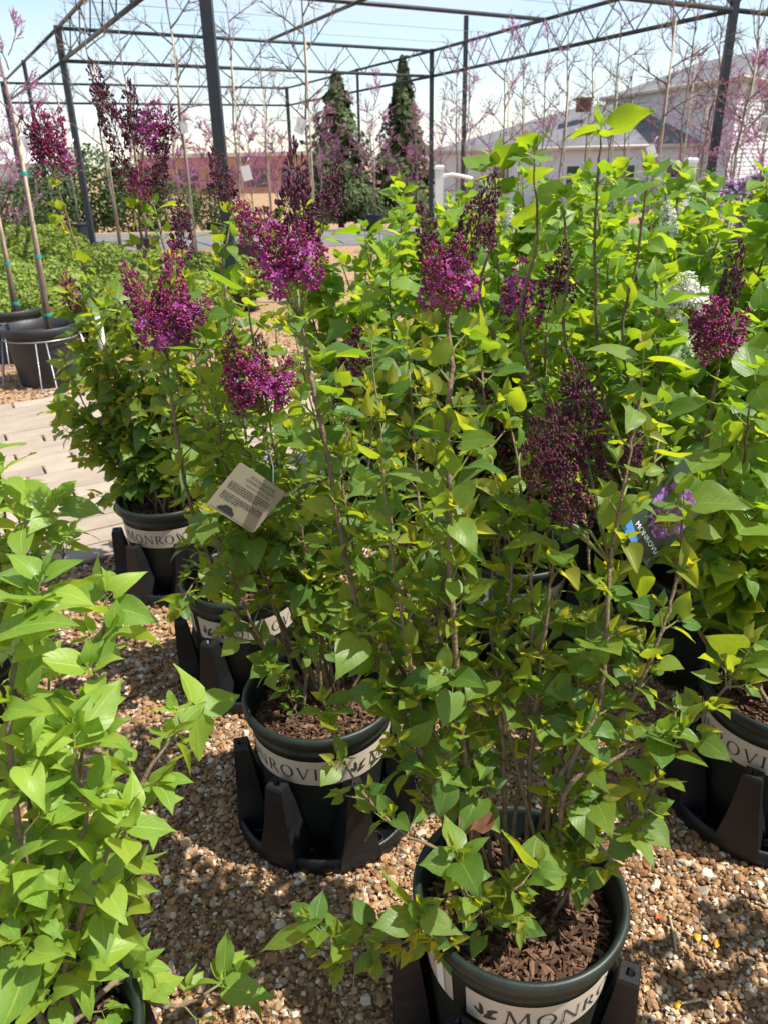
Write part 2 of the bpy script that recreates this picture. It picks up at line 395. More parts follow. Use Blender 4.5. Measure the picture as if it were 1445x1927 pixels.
def stones(P, size, name, material, parent=None, rnd=None):
    n = len(P); t = STN[rng.integers(0, 12, n)]
    a = rng.uniform(0, 2*np.pi, n); tl = rng.normal(0, .28, (n, 2))
    ca, sa = np.cos(a), np.sin(a)
    v = t*size[:, None, None]
    x = v[..., 0]; y = v[..., 1]; z = v[..., 2]
    z2 = z+x*tl[:, :1]+y*tl[:, 1:]
    V = np.stack([x*ca[:, None]-y*sa[:, None]+P[:, :1], x*sa[:, None]+y*ca[:, None]+P[:, 1:2], z2+P[:, 2:3]], -1).reshape(-1, 3)
    Fc = (IF[None]+(np.arange(n)*12)[:, None, None]).reshape(-1, 3)
    r = rng.uniform(0, 1, n) if rnd is None else rnd
    return np_mesh(name, V, Fc, material, np.repeat(r, 20))
# gravel: dense near, thinning with distance, only where the camera can see the bed
def gravel_pts(n, y0, y1, x0, x1):
    p = np.column_stack([rng.uniform(x0, x1, n), rng.uniform(y0, y1, n), np.zeros(n)])
    return p
near = gravel_pts(44000, .62, 1.75, -.72, 1.12)
midp = gravel_pts(28000, 1.75, 3.3, -1.5, 1.9)
farp = gravel_pts(7000, 3.0, 7.4, -4.2, 1.0)
def off_path(p, m=.0):
    k = p[:, 0]*PN.x+p[:, 1]*PN.y
    return p[(k < PN0-m) | (k > PN1+m)]
near, midp, farp = off_path(near), off_path(midp, .005), off_path(farp, .005)
P = np.concatenate([near, midp, farp])
size = np.concatenate([np.clip(rng.lognormal(math.log(.0052), .40, len(near)), .003, .016), np.clip(rng.lognormal(math.log(.0074), .32, len(midp)), .004, .017), np.clip(rng.lognormal(math.log(.013), .25, len(farp)), .008, .022)])
P[:, 2] = rng.uniform(.001, .008, len(P))+size*.15
tag(link('gravel', stones(P, size, 'gravel', M['gravel'])), 'loose brown and tan river gravel bed around the pots', 'gravel', kind='stuff')
# the larger pebbles one can pick out, parts of the ground
peb = [stones(np.zeros((1, 3)), np.array([1.]), 'pebble', M['gravel']) for i in range(10)]
for i in range(220):
    x, y = R.uniform(-.7, 1.1), R.uniform(.7, 2.3)
    if PN.x*x+PN.y*y > PN0-.05: continue
    s = R.uniform(.010, .017)
    o = link('pebble', peb[i % 10], ground, (x, y, .007+s*.25)); o.scale = (s, s, s*.8); o.rotation_euler = (0, 0, R.uniform(0, 6.3))

# ------------------------------------------------------------------ steel shade frame
ZT, ZB = 3.7, 3.2
P1 = atz(108, 52, ZT); P3 = atz(812, 95, ZT); P4 = atz(1383, -22, ZT)
P4b = atz(1381, 18, ZB); P4 = Vector((P4b.x, P4b.y, ZT))
P2 = aty(412, 250, 8.35); P2.z = ZT
P5 = atz(540, 165, ZT); P0 = atz(5, 155, ZT)
frame = empty('shade_frame', (P3.x, P3.y, 0), 'tall dark steel shade frame of posts and lattice trusses over the nursery', 'steel frame')
FO = Vector((P3.x, P3.y, 0))
def fpost(p, r=.055, top=ZT):
    mb = MB(); g0 = gz(p.y); b = Vector((p.x, p.y, 0))-FO; rr = r*.9
    mb.box(b+Vector((0, 0, (top+.04+g0)/2)), (2*rr, 2*rr, top+.04-g0)); mb.box(b+Vector((0, 0, g0+.01)), (.26, .26, .02))
    mb.build('post', M['steel'], frame)
def fbar(a, b, r=.03):
    mb = MB(); mb.tube([a-FO, b-FO], r, 8, 0); return mb.build('beam', M['steel'], frame)
def truss(a, b, n, r=.032, rz=.011):
    a = Vector(a); b = Vector(b); dz = Vector((0, 0, ZT-ZB))
    fbar(a, b, r); fbar(a-dz, b-dz, r)
    prev = a-dz
    for i in range(1, 2*n+1):
        q = a.lerp(b, i/(2*n))
        if i % 2 == 0: q = q-dz
        mb = MB(); mb.tube([prev-FO, q-FO], rz, 5); mb.build('truss_brace', M['steel'], frame); prev = q
for p in (P1, P3, P4): fpost(p)
fpost(P2, .06)
truss(P1, P3, 9); truss(P3, P4, 9); truss(P1, P2, 9); truss(P2, P4, 8)
P7 = P1+(P1-P3); P6 = P3+(P3-P4)+Vector((.5, 0, 0))
truss(P0, P5, 11); fpost(P5, .06); fpost(P0, .06)
fbar(P3, P5, .03); fbar(P3-Vector((0, 0, .5)), P5-Vector((0, 0, .5)), .03)
fbar(P1, P0, .03); fbar(P1-Vector((0, 0, .5)), P0-Vector((0, 0, .5)), .03)
fpost(P3.lerp(P5, .42), .04); fpost(P1.lerp(P0, .5), .04)
fbar(P3.lerp(P4, .5), P1.lerp(P2, .5), .032)
fbar(P1.lerp(P3, .5), P2.lerp(P4, .5), .03)
P8 = P4+(P4-P2); truss(P4, P8, 8)
q = aty(874, 155, 22.); q.z = ZT; fpost(q, .06, 4.6)
for i in range(5):
    a = P1.lerp(P2, .12+.17*i); b = P3.lerp(P4, .12+.17*i)
    w = MB(); w.tube([a-FO+Vector((0, 0, .03)), b-FO+Vector((0, 0, .03))], .004, 4); w.build('shade_wire', M['wire'], frame)

# ------------------------------------------------------------------ far buildings
def quad(mb, a, b, c, d, m=0): mb.add([a, b, c, d], [(0, 1, 2, 3)], m)
def V3(p, z): return Vector((p.x, p.y, z))
def siding_wall(mb, a, b, z0, z1, step=.16, m=0):
    """lapped boards: each board leans out a little at its foot"""
    d = (b-a).normalized(); n = Vector((d.y, -d.x, 0))
    z = z0
    while z < z1-1e-6:
        t = min(z+step, z1)
        lo0, lo1 = V3(a, z)+n*.025, V3(b, z)+n*.025
        quad(mb, lo0, lo1, V3(b, t), V3(a, t), m); quad(mb, V3(a, z), V3(b, z), lo1, lo0, m); z = t
def window(parent, org, a, b, f0, f1, z0, z1):
    d = b-a; n = Vector((d.y, -d.x, 0)).normalized(); dd = d.normalized()
    p0 = a+d*f0+n*.03-org; p1 = a+d*f1+n*.03-org
    ang = math.atan2(dd.y, dd.x); c = (p0+p1)/2; w = (p1-p0).length
    fr = MB()
    for zz in (z0, z1): fr.box(V3(c, zz), (w+.16, .08, .1), rz=ang)
    for pp in (p0, p1): fr.box(V3(pp, (z0+z1)/2), (.08, .075, z1-z0), rz=ang)
    fr.box(V3(c, (z0+z1)/2), (w, .06, .05), rz=ang)
    f = fr.build('window', M['pale'], parent)
    gl = MB(); gl.box(V3(c, (z0+z1)/2), (w, .02, z1-z0), rz=ang); gl.build('pane', M['glass'], f)
hC = aty(1140, 192, 44.); hD = aty(1395, 138, 34.); hE = aty(1560, 150, 41.)
zE2 = hC.z*.5+hD.z*.5
hC.z = hD.z = hE.z = 0
hG = hC+(hE-hD)
house = empty('house', (hD.x, hD.y, GZ), 'two storey white sided house with grey hip roof behind the nursery trees', 'house')
HO = Vector((hD.x, hD.y, GZ))
w = MB()
zg = GZ
for a, b in ((hC, hD), (hD, hE), (hE, hG), (hG, hC)): siding_wall(w, a-HO+Vector((0, 0, GZ)), b-HO+Vector((0, 0, GZ)), 0, zE2-GZ)
w.build('wall', M['siding'], house)
# hip roof with overhang
cen = (hC+hD+hE+hG)/4; zr = 7.15
rf = MB(); ring = [cen+(p-cen)*1.06 for p in (hC, hD, hE, hG)]
e = [V3(p-HO+Vector((0, 0, GZ)), zE2-GZ) for p in ring]
long_ax = (hD-hC); short = (hE-hD)
zrg = aty(1395, 80, 37.).z-GZ; rid0 = V3(cen-long_ax*.1-HO, zrg); rid1 = V3(cen+long_ax*.25-HO, zrg)
rf.add(e+[rid0, rid1], [(0, 1, 5, 4), (1, 2, 5), (2, 3, 4, 5), (3, 0, 4), (3, 2, 1, 0)])
roof = rf.build('roof', M['roof'], house)
gt = MB()
for i in range(4): gt.tube([e[i], e[(i+1) % 4]], .1, 6)
gt.build('gutter', M['trim'], roof)
window(house, HO+Vector((0, 0, 0)), hC, hD, .28, .36, zE2-GZ-1.55, zE2-GZ-.65)
window(house, HO, hD, hE, .25, .42, zE2-GZ-1.9, zE2-GZ-.6)
window(house, HO, hC, hD, .72, .84, 1.0, 2.2)
# one storey wing
wA = aty(815, 286, 42.); wB = aty(1345, 270, 35.5); zw = (wA.z+wB.z)/2; wA.z = wB.z = 0
wd = (wB-wA).normalized(); wn_ = Vector((-wd.y, wd.x, 0)); wC = wB+wn_*9; wD = wA+wn_*9
ww = MB()
for a, b in ((wA, wB), (wB, wC), (wC, wD), (wD, wA)): siding_wall(ww, a-HO+Vector((0, 0, GZ)), b-HO+Vector((0, 0, GZ)), 0, zw-GZ)
ww.build('wing_wall', M['siding'], house)
wr = MB(); cen2 = (wA+wB+wC+wD)/4
e2 = [V3(cen2+(p-cen2)*1.05-HO, zw-GZ) for p in (wA, wB, wC, wD)]
zr2 = aty(1075, 197, 42.).z-GZ
r0 = V3(wA.lerp(wD, .5)+(wB-wA)*.45-HO, zr2); r1 = V3(wB.lerp(wC, .5)+(wB-wA)*.05-HO, zr2)
wr.add(e2+[r0, r1], [(0, 1, 5, 4), (1, 2, 5), (2, 3, 4, 5), (3, 0, 4), (3, 2, 1, 0)])
roof2 = wr.build('wing_roof', M['roof'], house)
gt = MB(); gt.tube([e2[0], e2[1]], .09, 6); gt.build('gutter', M['trim'], roof2)
ch = MB(); cp = aty(1098, 190, 41.)-HO; ch.box((cp.x, cp.y, zr2-.1), (.6, .5, .5)); ch.box((cp.x, cp.y, zr2+.2), (.75, .65, .1)); ch.build('chimney', M['brick'], roof2)
for f0, f1 in ((.25, .31), (.52, .57), (.70, .76), (.86, .91)): window(house, HO, wA, wB, f0, f1, .75, 1.9)

sto = aty(470, 300, 75.); stb = empty('brick_store', (sto.x, sto.y, GZ), 'long low orange brick building far behind the pink trees', 'building')
s = MB(); s.box((0, 0, 1.4), (17, 12, 2.8)); s.build('wall', M['storebrick'], stb)
s = MB(); s.box((0, 0, 2.95), (17.5, 12.5, .3)); s.build('parapet', M['trim'], stb)
for i in range(6):
    wnd = MB(); wnd.box((-7+i*2.8, -6.03, 1.2), (1.6, .1, 1.4)); wnd.build('window', M['glass'], stb)
sh = aty(15, 330, 70.); shd = empty('metal_shed', (sh.x-4, sh.y, GZ), 'pale grey metal shed far behind the left shrubs', 'shed')
s = MB(); s.box((0, 0, 1.3), (16, 8, 2.6)); s.build('wall', M['pale'], shd)
s = MB(); s.add([(-8.2, -4.2, 2.61), (8.2, -4.2, 2.61), (8.2, 4.2, 2.61), (-8.2, 4.2, 2.61), (-8.2, 0, 3.4), (8.2, 0, 3.4)], [(0, 1, 5, 4), (2, 3, 4, 5), (1, 2, 5), (3, 0, 4)]); s.build('roof', M['pale'], shd)
rd = MB(); rd.add([(-40, 15.5, .004), (60, 15.5, .004), (60, 19.5, .004), (-40, 19.5, .004)], [(0, 1, 2, 3)]); tag(rd.build('road', M['asphalt']), kind='structure')

def vinyl_post(px, py, Y, label):
    t = aty(px, py, Y); o = empty('fence_post', (t.x, t.y, 0), label, 'post', 'white fence posts')
    h = t.z; m = MB(); m.box((0, 0, h/2), (.13, .13, h)); m.build('shaft', M['white'], o)
    m = MB(); m.box((0, 0, h+.02), (.155, .155, .04)); m.box((0, 0, h+.05), (.145, .145, .022), taper=.75); m.build('cap', M['white'], o)
    return o, t
vinyl_post(1300, 305, 11.5, 'white vinyl post with a flat cap beside the violet lilac blooms')
fp, ft = vinyl_post(826, 318, 13.5, 'white vinyl post with a curved top rail beside the dark steel post')
rl = MB(); rl.tube([aty(x, y, 13.5)-Vector((ft.x, ft.y, 0)) for x, y in ((832, 331), (850, 328), (868, 331), (888, 336))], .03, 8); rl.build('rail', M['white'], fp)

def car(loc, rz, paint, label):
    o = empty('parked_car', loc, label, 'car', rz=rz)
    prof = [(-2.2, .35), (-2.25, .75), (-2.1, .95), (-1.2, 1.02), (1.9, 1.02), (2.2, .9), (2.25, .5), (2.2, .35)]
    m = MB(); n = len(prof)
    vs = [(x, y*.86, z) if z < .9 else (x, y*.80, z) for y in (-1, 1) for x, z in prof]
    m.add(vs, [tuple(range(n-1, -1, -1))[::-1], tuple(n+i for i in range(n))[::-1]]+[(i, (i+1) % n, n+(i+1) % n, n+i) for i in range(n)])
    m.build('body', paint, o)
    cab = [(-1.25, 1.0), (-.55, 1.50), (1.1, 1.52), (1.75, 1.0)]
    m = MB(); vs = [(x, y*(.78 if z < 1.2 else .62), z) for y in (-1, 1) for x, z in cab]
    m.add(vs, [(0, 1, 2, 3), (7, 6, 5, 4), (0, 4, 5, 1), (2, 6, 7, 3)]); m.build('windows', M['glass'], o)
    m = MB(); vs = [(x, y*.64, z) for y in (-1, 1) for x, z in ((-.6, 1.5), (-.5, 1.56), (1.0, 1.57), (1.15, 1.51))]
    m.add(vs, [(0, 1, 2, 3), (7, 6, 5, 4), (0, 4, 5, 1), (1, 5, 6, 2), (2, 6, 7, 3), (0, 3, 7, 4)]); m.build('roof', paint, o)
    wm = MB(); wm.lathe([(0, -.1), (.2, -.1), (.33, -.09), (.33, .09), (.2, .1), (0, .1)], 20)
    wme = wm.mesh('wheel', M['tyre'])
    rm = MB(); rm.lathe([(0, -.112), (.19, -.112), (.21, -.1)], 16); rm.lathe([(.21, .1), (.19, .112), (0, .112)], 16); rme = rm.mesh('rim', M['wire'])
    for x in (-1.35, 1.35):
        for y in (-.78, .78):
            q = link('wheel', wme, o, (x, y, .33)); q.rotation_euler = (math.pi/2, 0, 0); link('rim', rme, q)
    for y in (-.6, .6):
        h = MB(); h.box((-2.2, y, .72), (.12, .36, .16)); h.build('headlight', M['white'], o)
g1 = aty(1440, 345, 28.5); car((g1.x+.6, g1.y, gz(g1.y)), math.radians(160), M['carg'], 'silver car parked behind the violet lilac blooms')

# ------------------------------------------------------------------ leaves
ROWS = [0., .06, .17, .32, .49, .67, .85, 1.]
WID = [.22, .37, .455, .46, .39, .265, .11, .004]
PET = .24
def leaf_geo(wk=1., fold=.25, curl=.2, wave=.03, twist=0., seed=0, cup=0.):
    r = random.Random(seed); vs = []; uv = []
    ph = r.uniform(0, 6)
    for i, (t, w) in enumerate(zip(ROWS, WID)):
        w = w*wk
        for k, u in enumerate((-1, -.52, 0, .52, 1)):
            x = u*w; back = (.13, .07, .015, 0, 0, 0, 0, 0)[i]*abs(u)
            y = PET+t-back
            z = fold*abs(x)-curl*t*t+cup*(x*x)*3+(wave*math.sin(ph+t*9+u*2) if abs(u) == 1 else 0)
            x2 = x+twist*t*t; z += .03*math.sin(ph*2+t*5)*t
            vs.append((x2, y, z)); uv.append((.5+.5*u, t))
    fs = []
    for i in range(7):
        for k in range(4):
            a = i*5+k; fs.append((a, a+1, a+6, a+5))
    F = []
    for q in fs: F += [(q[0], q[1], q[2]), (q[0], q[2], q[3])]
    b = len(vs); pr = .014
    for y in (0, PET+.02):
        for a in (0, 2.1, 4.2): vs.append((pr*math.cos(a), y, pr*math.sin(a)-(.0 if y == 0 else .006))); uv.append((.5, .5))
    for k in range(3):
        k2 = (k+1) % 3; F += [(b+k, b+k2, b+3+k2), (b+k, b+3+k2, b+3+k)]
    return np.array(vs), np.array(F), np.array(uv)
GEO = [leaf_geo(R.uniform(.80, 1.10), R.uniform(-.05, .38), R.uniform(-.12, .62), R.uniform(.01, .06), R.uniform(-.18, .18), i) for i in range(12)]
GEOY = [leaf_geo(R.uniform(.62, .86), R.uniform(.4, .8), R.uniform(-.18, .15), .02, R.uniform(-.1, .1), 50+i, .4) for i in range(6)]
GEOL = [leaf_geo(R.uniform(.68, .86), R.uniform(.0, .42), R.uniform(.0, .7), R.uniform(.01, .05), R.uniform(-.2, .2), 90+i) for i in range(12)]
def gv(kind, i): return GEOY[i % 6] if kind == 'young' else GEOL[i % 12] if kind == 'light' else GEO[i % 12]
LEAFM = {}
for kd in ('leaf', 'young', 'light', 'mass'):
    n = 6 if kd == 'young' else 12
    LEAFM[kd] = []
    for i in range(n):
        a, b, c = gv(kd, i); LEAFM[kd].append(np_mesh('leaf', a, b, M[kd], None, True, c))

def catmull(pts, n=6):
    pts = [Vector(p) for p in pts]
    if len(pts) < 3: return [pts[0].lerp(pts[-1], i/(n*2)) for i in range(n*2+1)]
    q = [pts[0]*2-pts[1]]+pts+[pts[-1]*2-pts[-2]]; out = []
    for i in range(1, len(q)-2):
        a, b, c, d = q[i-1:i+3]
        for k in range(n):
            t = k/n
            out.append(.5*((2*b)+(c-a)*t+(2*a-5*b+4*c-d)*t*t+(3*b-a-3*c+d)*t**3))
    out.append(pts[-1]); return out

class Plant:
    def __init__(s, name, loc, label, cat, group=None, seed=1, kind='leaf', size=.055, maxobj=300):
        s.root = empty(name, (loc[0], loc[1], 0), label, cat, group); s.o = Vector((loc[0], loc[1], 0))
        s.r = random.Random(seed); s.kind = kind; s.size = size; s.leaves = []; s.maxobj = maxobj
    def leaf(s, p, d, size, kind=None, upw=1.):
        r = s.r; kind = kind or s.kind
        d = d.normalized(); up = Vector((r.gauss(0, .5), r.gauss(0, .5), upw))
        z = up-d*up.dot(d)
        if z.length < .05: z = perp(d)
        z.normalize(); x = d.cross(z)
        sc = size
        m = Matrix(((x.x*sc, d.x*sc, z.x*sc, p.x), (x.y*sc, d.y*sc, z.y*sc, p.y), (x.z*sc, d.z*sc, z.z*sc, p.z), (0, 0, 0, 1)))
        s.leaves.append((m, kind, r.randrange(60), size/max(.3, camdist(p))))
    def pair(s, p, ax, az, size, kind=None, spread=1.05, droop=.0, n=2):
        """opposite pair of leaves at a node; ax = shoot axis, az = azimuth round it"""
        b = perp(ax); r = s.r
        for k in range(n):
            side = rot_about(b, ax, az+k*math.pi+r.gauss(0, .2))
            a = spread+r.gauss(0, .16)
            d = ax*math.cos(a)+side*math.sin(a)+Vector((0, 0, -droop-r.uniform(0, .2)))
            s.leaf(p+side*.002, d, size*r.uniform(.6, 1.2), kind)
    def shoot(s, mb, p, d, length, n, size, r0=.0022, bend=.5, mat=1, tip=True):
        """a leafy side shoot that turns up towards the light"""
        r = s.r; pts = [p]; d = d.normalized(); q = p.copy(); az = r.uniform(0, 6.3); nodes = []
        for i in range(n):
            d = (d+Vector((r.gauss(0, .06), r.gauss(0, .06), bend*.4))).normalized()
            q = q+d*(length/n); pts.append(q.copy()); nodes.append((q.copy(), d.copy()))
        mb.tube(pts, [r0*(1-.55*i/n) for i in range(n+1)], 5, mat, caps=False)
        for i, (q, dd) in enumerate(nodes):
            k = i/max(1, n-1)
            last = i == n-1
            sz = size*(.72+.5*math.sin(math.pi*(.15+.62*k))) if n > 1 else size
            if not last: s.pair(q, dd, az+i*math.pi/2, sz, None, 1.05, .12)
            else:
                s.pair(q, dd, az+i*math.pi/2, size*.72, 'young' if (s.kind in ('leaf',) and r.random() < .34) else None, .75)
                if tip: s.pair(q+dd*.008, dd, az+(i+1)*math.pi/2, size*.42, 'young' if s.kind == 'leaf' else None, .35)
        return q, dd
    def stem(s, pts, r0=.0055, r1=.002, start=.25, spacing=.055, slen=.07, size=None, tip=True, jit=.0010, density=1., name='stem', green_tip=False):
        size = size or s.size; r = s.r
        P = catmull(pts, 6); n = len(P)
        P = [p+Vector((r.gauss(0, jit), r.gauss(0, jit), 0)) for p in P]
        P = [p-s.o for p in P]
        mb = MB(); rad = [(r0+(r1-r0)*(i/(n-1))**.8)*(1+.1*r.uniform(-1, 1)) for i in range(n)]
        mb.tube(P, rad, 7, 0)
        L = [0.]
        for i in range(1, n): L.append(L[-1]+(P[i]-P[i-1]).length)
        tot = L[-1]; t = start*tot; az = r.uniform(0, 6.3); i = 0
        off = s.o
        lv0 = len(s.leaves)
        while t < tot-.01:
            while i < n-2 and L[i+1] < t: i += 1
            f = (t-L[i])/max(1e-6, L[i+1]-L[i]); p = P[i].lerp(P[i+1], f); ax = (P[i+1]-P[i]).normalized()
            b = perp(ax)
            # swollen node
            mb.tube([p-ax*.005, p, p+ax*.005], [rad[i]*1.0, rad[i]*1.35, rad[i]*1.0], 6, 0, caps=False)
            for k in range(2):
                if r.random() > density: continue
                side = rot_about(b, ax, az+k*math.pi+r.gauss(0, .25))
                d = (ax*.75+side*1.0).normalized()
                fr = t/tot
                ll = slen*r.uniform(.35, 1.1)*(1.15-.5*fr); nn = max(1, int(ll/.024+r.random()))
                s.shoot(mb, p, d, ll, nn, size*r.uniform(.8, 1.1))
            az += math.pi/2+r.gauss(0, .2); t += spacing*r.uniform(.75, 1.3)
        ax = (P[-1]-P[-2]).normalized()
        if tip:
            s.shoot(mb, P[-1], ax, slen*.9, 3, size*1.05, r1, .2)
        for k in range(lv0, len(s.leaves)):
            pass
        mb.build(name, [M['wood'], M['shoot']], s.root)
        return P[-1]+off, ax
    def finish(s):
        s.leaves.sort(key=lambda a: -a[3])
        objs = s.leaves[:s.maxobj]; rest = s.leaves[s.maxobj:]
        for m, kind, i, _ in objs:
            me = LEAFM[kind][i % len(LEAFM[kind])]
            o = bpy.data.objects.new('leaf', me); C.objects.link(o); o.parent = s.root; o.matrix_local = m
        kinds = {}
        for l in rest: kinds.setdefault(l[1], []).append(l)
        for kind, ls in kinds.items():
            Vs, Fs, U, Rn = [], [], [], []; o = 0
            for m, kd, i, _ in ls:
                a, b, c = gv(kd, i); A = np.array(m)
                Vs.append(a @ A[:3, :3].T+A[:3, 3]); Fs.append(b+o); U.append(c); o += len(a)
                Rn.append(np.full(len(b), s.r.random()))
            me = np_mesh('foliage', np.concatenate(Vs), np.concatenate(Fs), M[kind], np.concatenate(Rn), True, np.concatenate(U))
            tag(link('foliage', me, s.root), kind='stuff')
        return s.root

# ------------------------------------------------------------------ flower clusters
def bud_geo(r=.0022, l=.0105):
    vs = []; prof = [(.0005, 0), (.0009, l*.5), (r, l*.78), (r*.7, l*.95)]
    for rr, z in prof:
        for k in range(5):
            a = 2*math.pi*k/5; vs.append((rr*math.cos(a), rr*math.sin(a), z))
    vs.append((0, 0, l)); fs = []
    for i in range(3):
        for k in range(5):
            k2 = (k+1) % 5; fs += [(i*5+k, i*5+k2, i*5+5+k2), (i*5+k, i*5+5+k2, i*5+5+k)]
    for k in range(5): fs.append((15+k, 15+(k+1) % 5, 20))
    return np.array(vs), np.array(fs)
BV, BF = bud_geo()
def floret_mesh(name, material, seed):
    r = random.Random(seed); mb = MB()
    mb.tube([(0, 0, 0), (0, 0, .010)], [.0007, .0013], 5, 0, caps=False)
    for k in range(4):
        a = k*math.pi/2+r.uniform(-.12, .12); dr = r.uniform(-.35, .45)
        pts = []
        for t, w, zz in ((.001, .0012, .010), (.005, .0036, .0105), (.0095, .0030, .0105+dr*.004), (.0118, .0006, .0105+dr*.007)):
            for sgn in (-1, 0, 1):
                x, y = t, sgn*w
                pts.append((x*math.cos(a)-y*math.sin(a), x*math.sin(a)+y*math.cos(a), zz+(.0010 if sgn else 0)))
        fs = []
        for i in range(3):
            for j in range(2):
                q = i*3+j; fs.append((q, q+1, q+4, q+3))
        mb.add(pts, fs, 0, True)
    return mb.mesh(name, material)
def frame_mat(o, d, roll=0.):
    z = d.normalized(); x = perp(z); x = rot_about(x, z, roll); y = z.cross(x)
    return Matrix(((x.x, y.x, z.x, o.x), (x.y, y.y, z.y, o.y), (x.z, y.z, z.z, o.z), (0, 0, 0, 1)))
BUDK = 1.85
def panicle_template(seed, openness, budk, flok, width=.42, L=.17, nn=9, budscale=1., flosz=1.):
    r = random.Random(seed); mb = MB(); B = []; FL = []
    mb.tube([(0, 0, 0), (0, 0, L*.5), (.004, 0, L)], [.0024, .0018, .0008], 5)
    def put(p, d, h):
        if r.random() < openness*(1.25-1.3*h): FL.append(frame_mat(p, d, r.uniform(0, 6.3)))
        else: B.append((frame_mat(p, d, r.uniform(0, 6.3)), BUDK*budscale*r.uniform(.8, 1.2)*(1.1-.35*h)))
    def cluster(p, d, n, h, sp=.011):
        for k in range(n):
            a = r.uniform(0, 6.3); t = r.uniform(.15, .95)
            b = rot_about(perp(d), d, a); dd = (d*math.cos(t)+b*math.sin(t)).normalized()
            e = p+dd*r.uniform(.3, 1.)*sp*.6
            mb.tube([p, e], .0006, 3, 0, caps=False); put(e, dd, h)
    az = r.uniform(0, 6.3)
    for i in range(nn):
        h = .10+.86*i/(nn-1); p = Vector((.004*h*h, 0, h*L))
        ln = width*L*(1-h)**.75*(1 if i > 1 else .85)*r.uniform(.65, 1.3)+.006
        for k in range(2 if h < .9 else 1):
            a = az+k*math.pi+r.gauss(0, .25); sd = Vector((math.cos(a), math.sin(a), 0))
            d = (sd*1.0+Vector((0, 0, .75+.6*h+r.gauss(0, .12)))).normalized(); l = ln*r.uniform(.75, 1.2)
            e = p+d*l; mb.tube([p, e], [.0012, .0008], 4, 0, caps=False)
            ns = max(1, int(l/.011))
            for j in range(ns):
                t = (j+1)/ns; q = p+d*l*t
                if t < .99:
                    a2 = r.uniform(0, 6.3)
                    for m_ in range(2):
                        b = rot_about(perp(d), d, a2+m_*math.pi); dd = (d*.6+b).normalized(); l2 = l*.42*(1.15-t)+.004
                        mb.tube([q, q+dd*l2], .0008, 3, 0, caps=False); cluster(q+dd*l2, dd, 3, h)
                else: cluster(q, d, 5, h)
        az += math.pi/2+r.gauss(0, .15)
    cluster(Vector((.004, 0, L)), Vector((0, 0, 1)), 7, 1.)
    n = len(B); V = []; F = []; Rn = []
    for j, (m, sc) in enumerate(B):
        A = np.array(m); V.append((BV*sc) @ A[:3, :3].T+A[:3, 3]); F.append(BF+j*len(BV)); Rn.append(np.full(len(BF), r.random()))
    buds = np_mesh('buds', np.concatenate(V), np.concatenate(F), M[budk], np.concatenate(Rn), True)
    return mb.mesh('flower_cluster', M['rachis']), buds, FL, L
FLM = {k: [floret_mesh('floret', M[k], i) for i in range(4)] for k in ('floret', 'wfloret', 'vfloret')}
TPL = {
 'mix': [panicle_template(11+i, .24, 'bud', 'floret', .46, nn=8, budscale=.95) for i in range(3)],
 'bud': [panicle_template(31+i, .02, 'bud', 'floret', .46, nn=8) for i in range(3)],
 'dark': [panicle_template(51+i, 0., 'budtight', 'floret', .40, nn=7, budscale=1.05) for i in range(3)],
 'white': [panicle_template(71+i, .38, 'wbud', 'wfloret', .48, nn=9) for i in range(2)],
 'violet': [panicle_template(81+i, .6, 'vbud', 'vfloret', .5, nn=9) for i in range(2)],
}
FK = {'mix': 'floret', 'bud': 'floret', 'dark': 'floret', 'white': 'wfloret', 'violet': 'vfloret'}
_pc = [0]
def panicle(plant, base, tip, kind='mix', wide=1.):
    _pc[0] += 1; t = TPL[kind][_pc[0] % len(TPL[kind])]
    base = Vector(base)-plant.o; tip = Vector(tip)-plant.o; d = tip-base; sc = d.length/t[3]
    m = frame_mat(base, d, R.uniform(0, 6.3)) @ Matrix.Diagonal((sc*wide, sc*wide, sc, 1))
    o = link('flower_cluster', t[0], plant.root); o.matrix_local = m
    b = link('buds', t[1], o); b['kind'] = 'stuff'
    for i, fm in enumerate(t[2]):
        f = link('floret', FLM[FK[kind]][i % 4], o); k = (.85 if kind == 'mix' else 1.)/max(.8, sc*wide)*R.uniform(.85, 1.15)
        f.matrix_local = fm @ Matrix.Diagonal((k, k, k, 1))
    return o

def spray(plant, t, specs, Y):
    """several flower clusters on green stalks from one stem end; specs: (base px, tip px, kind, width, dY)"""
    for b, tp, kind, wd, dy in specs:
        bw = aty(b[0], b[1], Y+dy); m = MB(); a = Vector(t)-plant.o; e = bw-plant.o
        if (e-a).length > .01:
            mid = a.lerp(e, .5)+Vector((0, 0, .004)); m.tube([a, mid, e], [.0026, .0022, .0019], 6, 0); m.build('flower_stalk', M['shoot'], plant.root)
        panicle(plant, bw, aty(tp[0], tp[1], Y+dy*1.6), kind, wd)

# ------------------------------------------------------------------ pots, stands, lettering
PR, PZ = .177, .35
def pot_r(z): return .137+(.163-.137)*(z-.02)/.30
def pot_mesh():
    mb = MB()
    mb.lathe([(.0, .02), (.128, .02), (.137, .026), (pot_r(.10), .10), (pot_r(.292), .292), (pot_r(.295)+.003, .295), (pot_r(.303)+.003, .303), (pot_r(.305), .305),
              (pot_r(.318), .318), (.172, .322), (.1765, .328), (.178, .342), (.176, .350), (.171, .3525), (.1655, .350), (.163, .343), (.158, .30), (.153, .285), (.14, .10)], 96)
    return mb.mesh('pot', M['pot'])
POTM = pot_mesh()
LET = {}
def stroke(x0, y0, x1, y1, w):
    """slanted bar of horizontal width w"""
    return [(x0-w/2, y0), (x0+w/2, y0), (x1+w/2, y1), (x1-w/2, y1)]
def serif(x, y, w=.26, h=.035): return [(x-w/2, y), (x+w/2, y), (x+w/2, y+h), (x-w/2, y+h)]
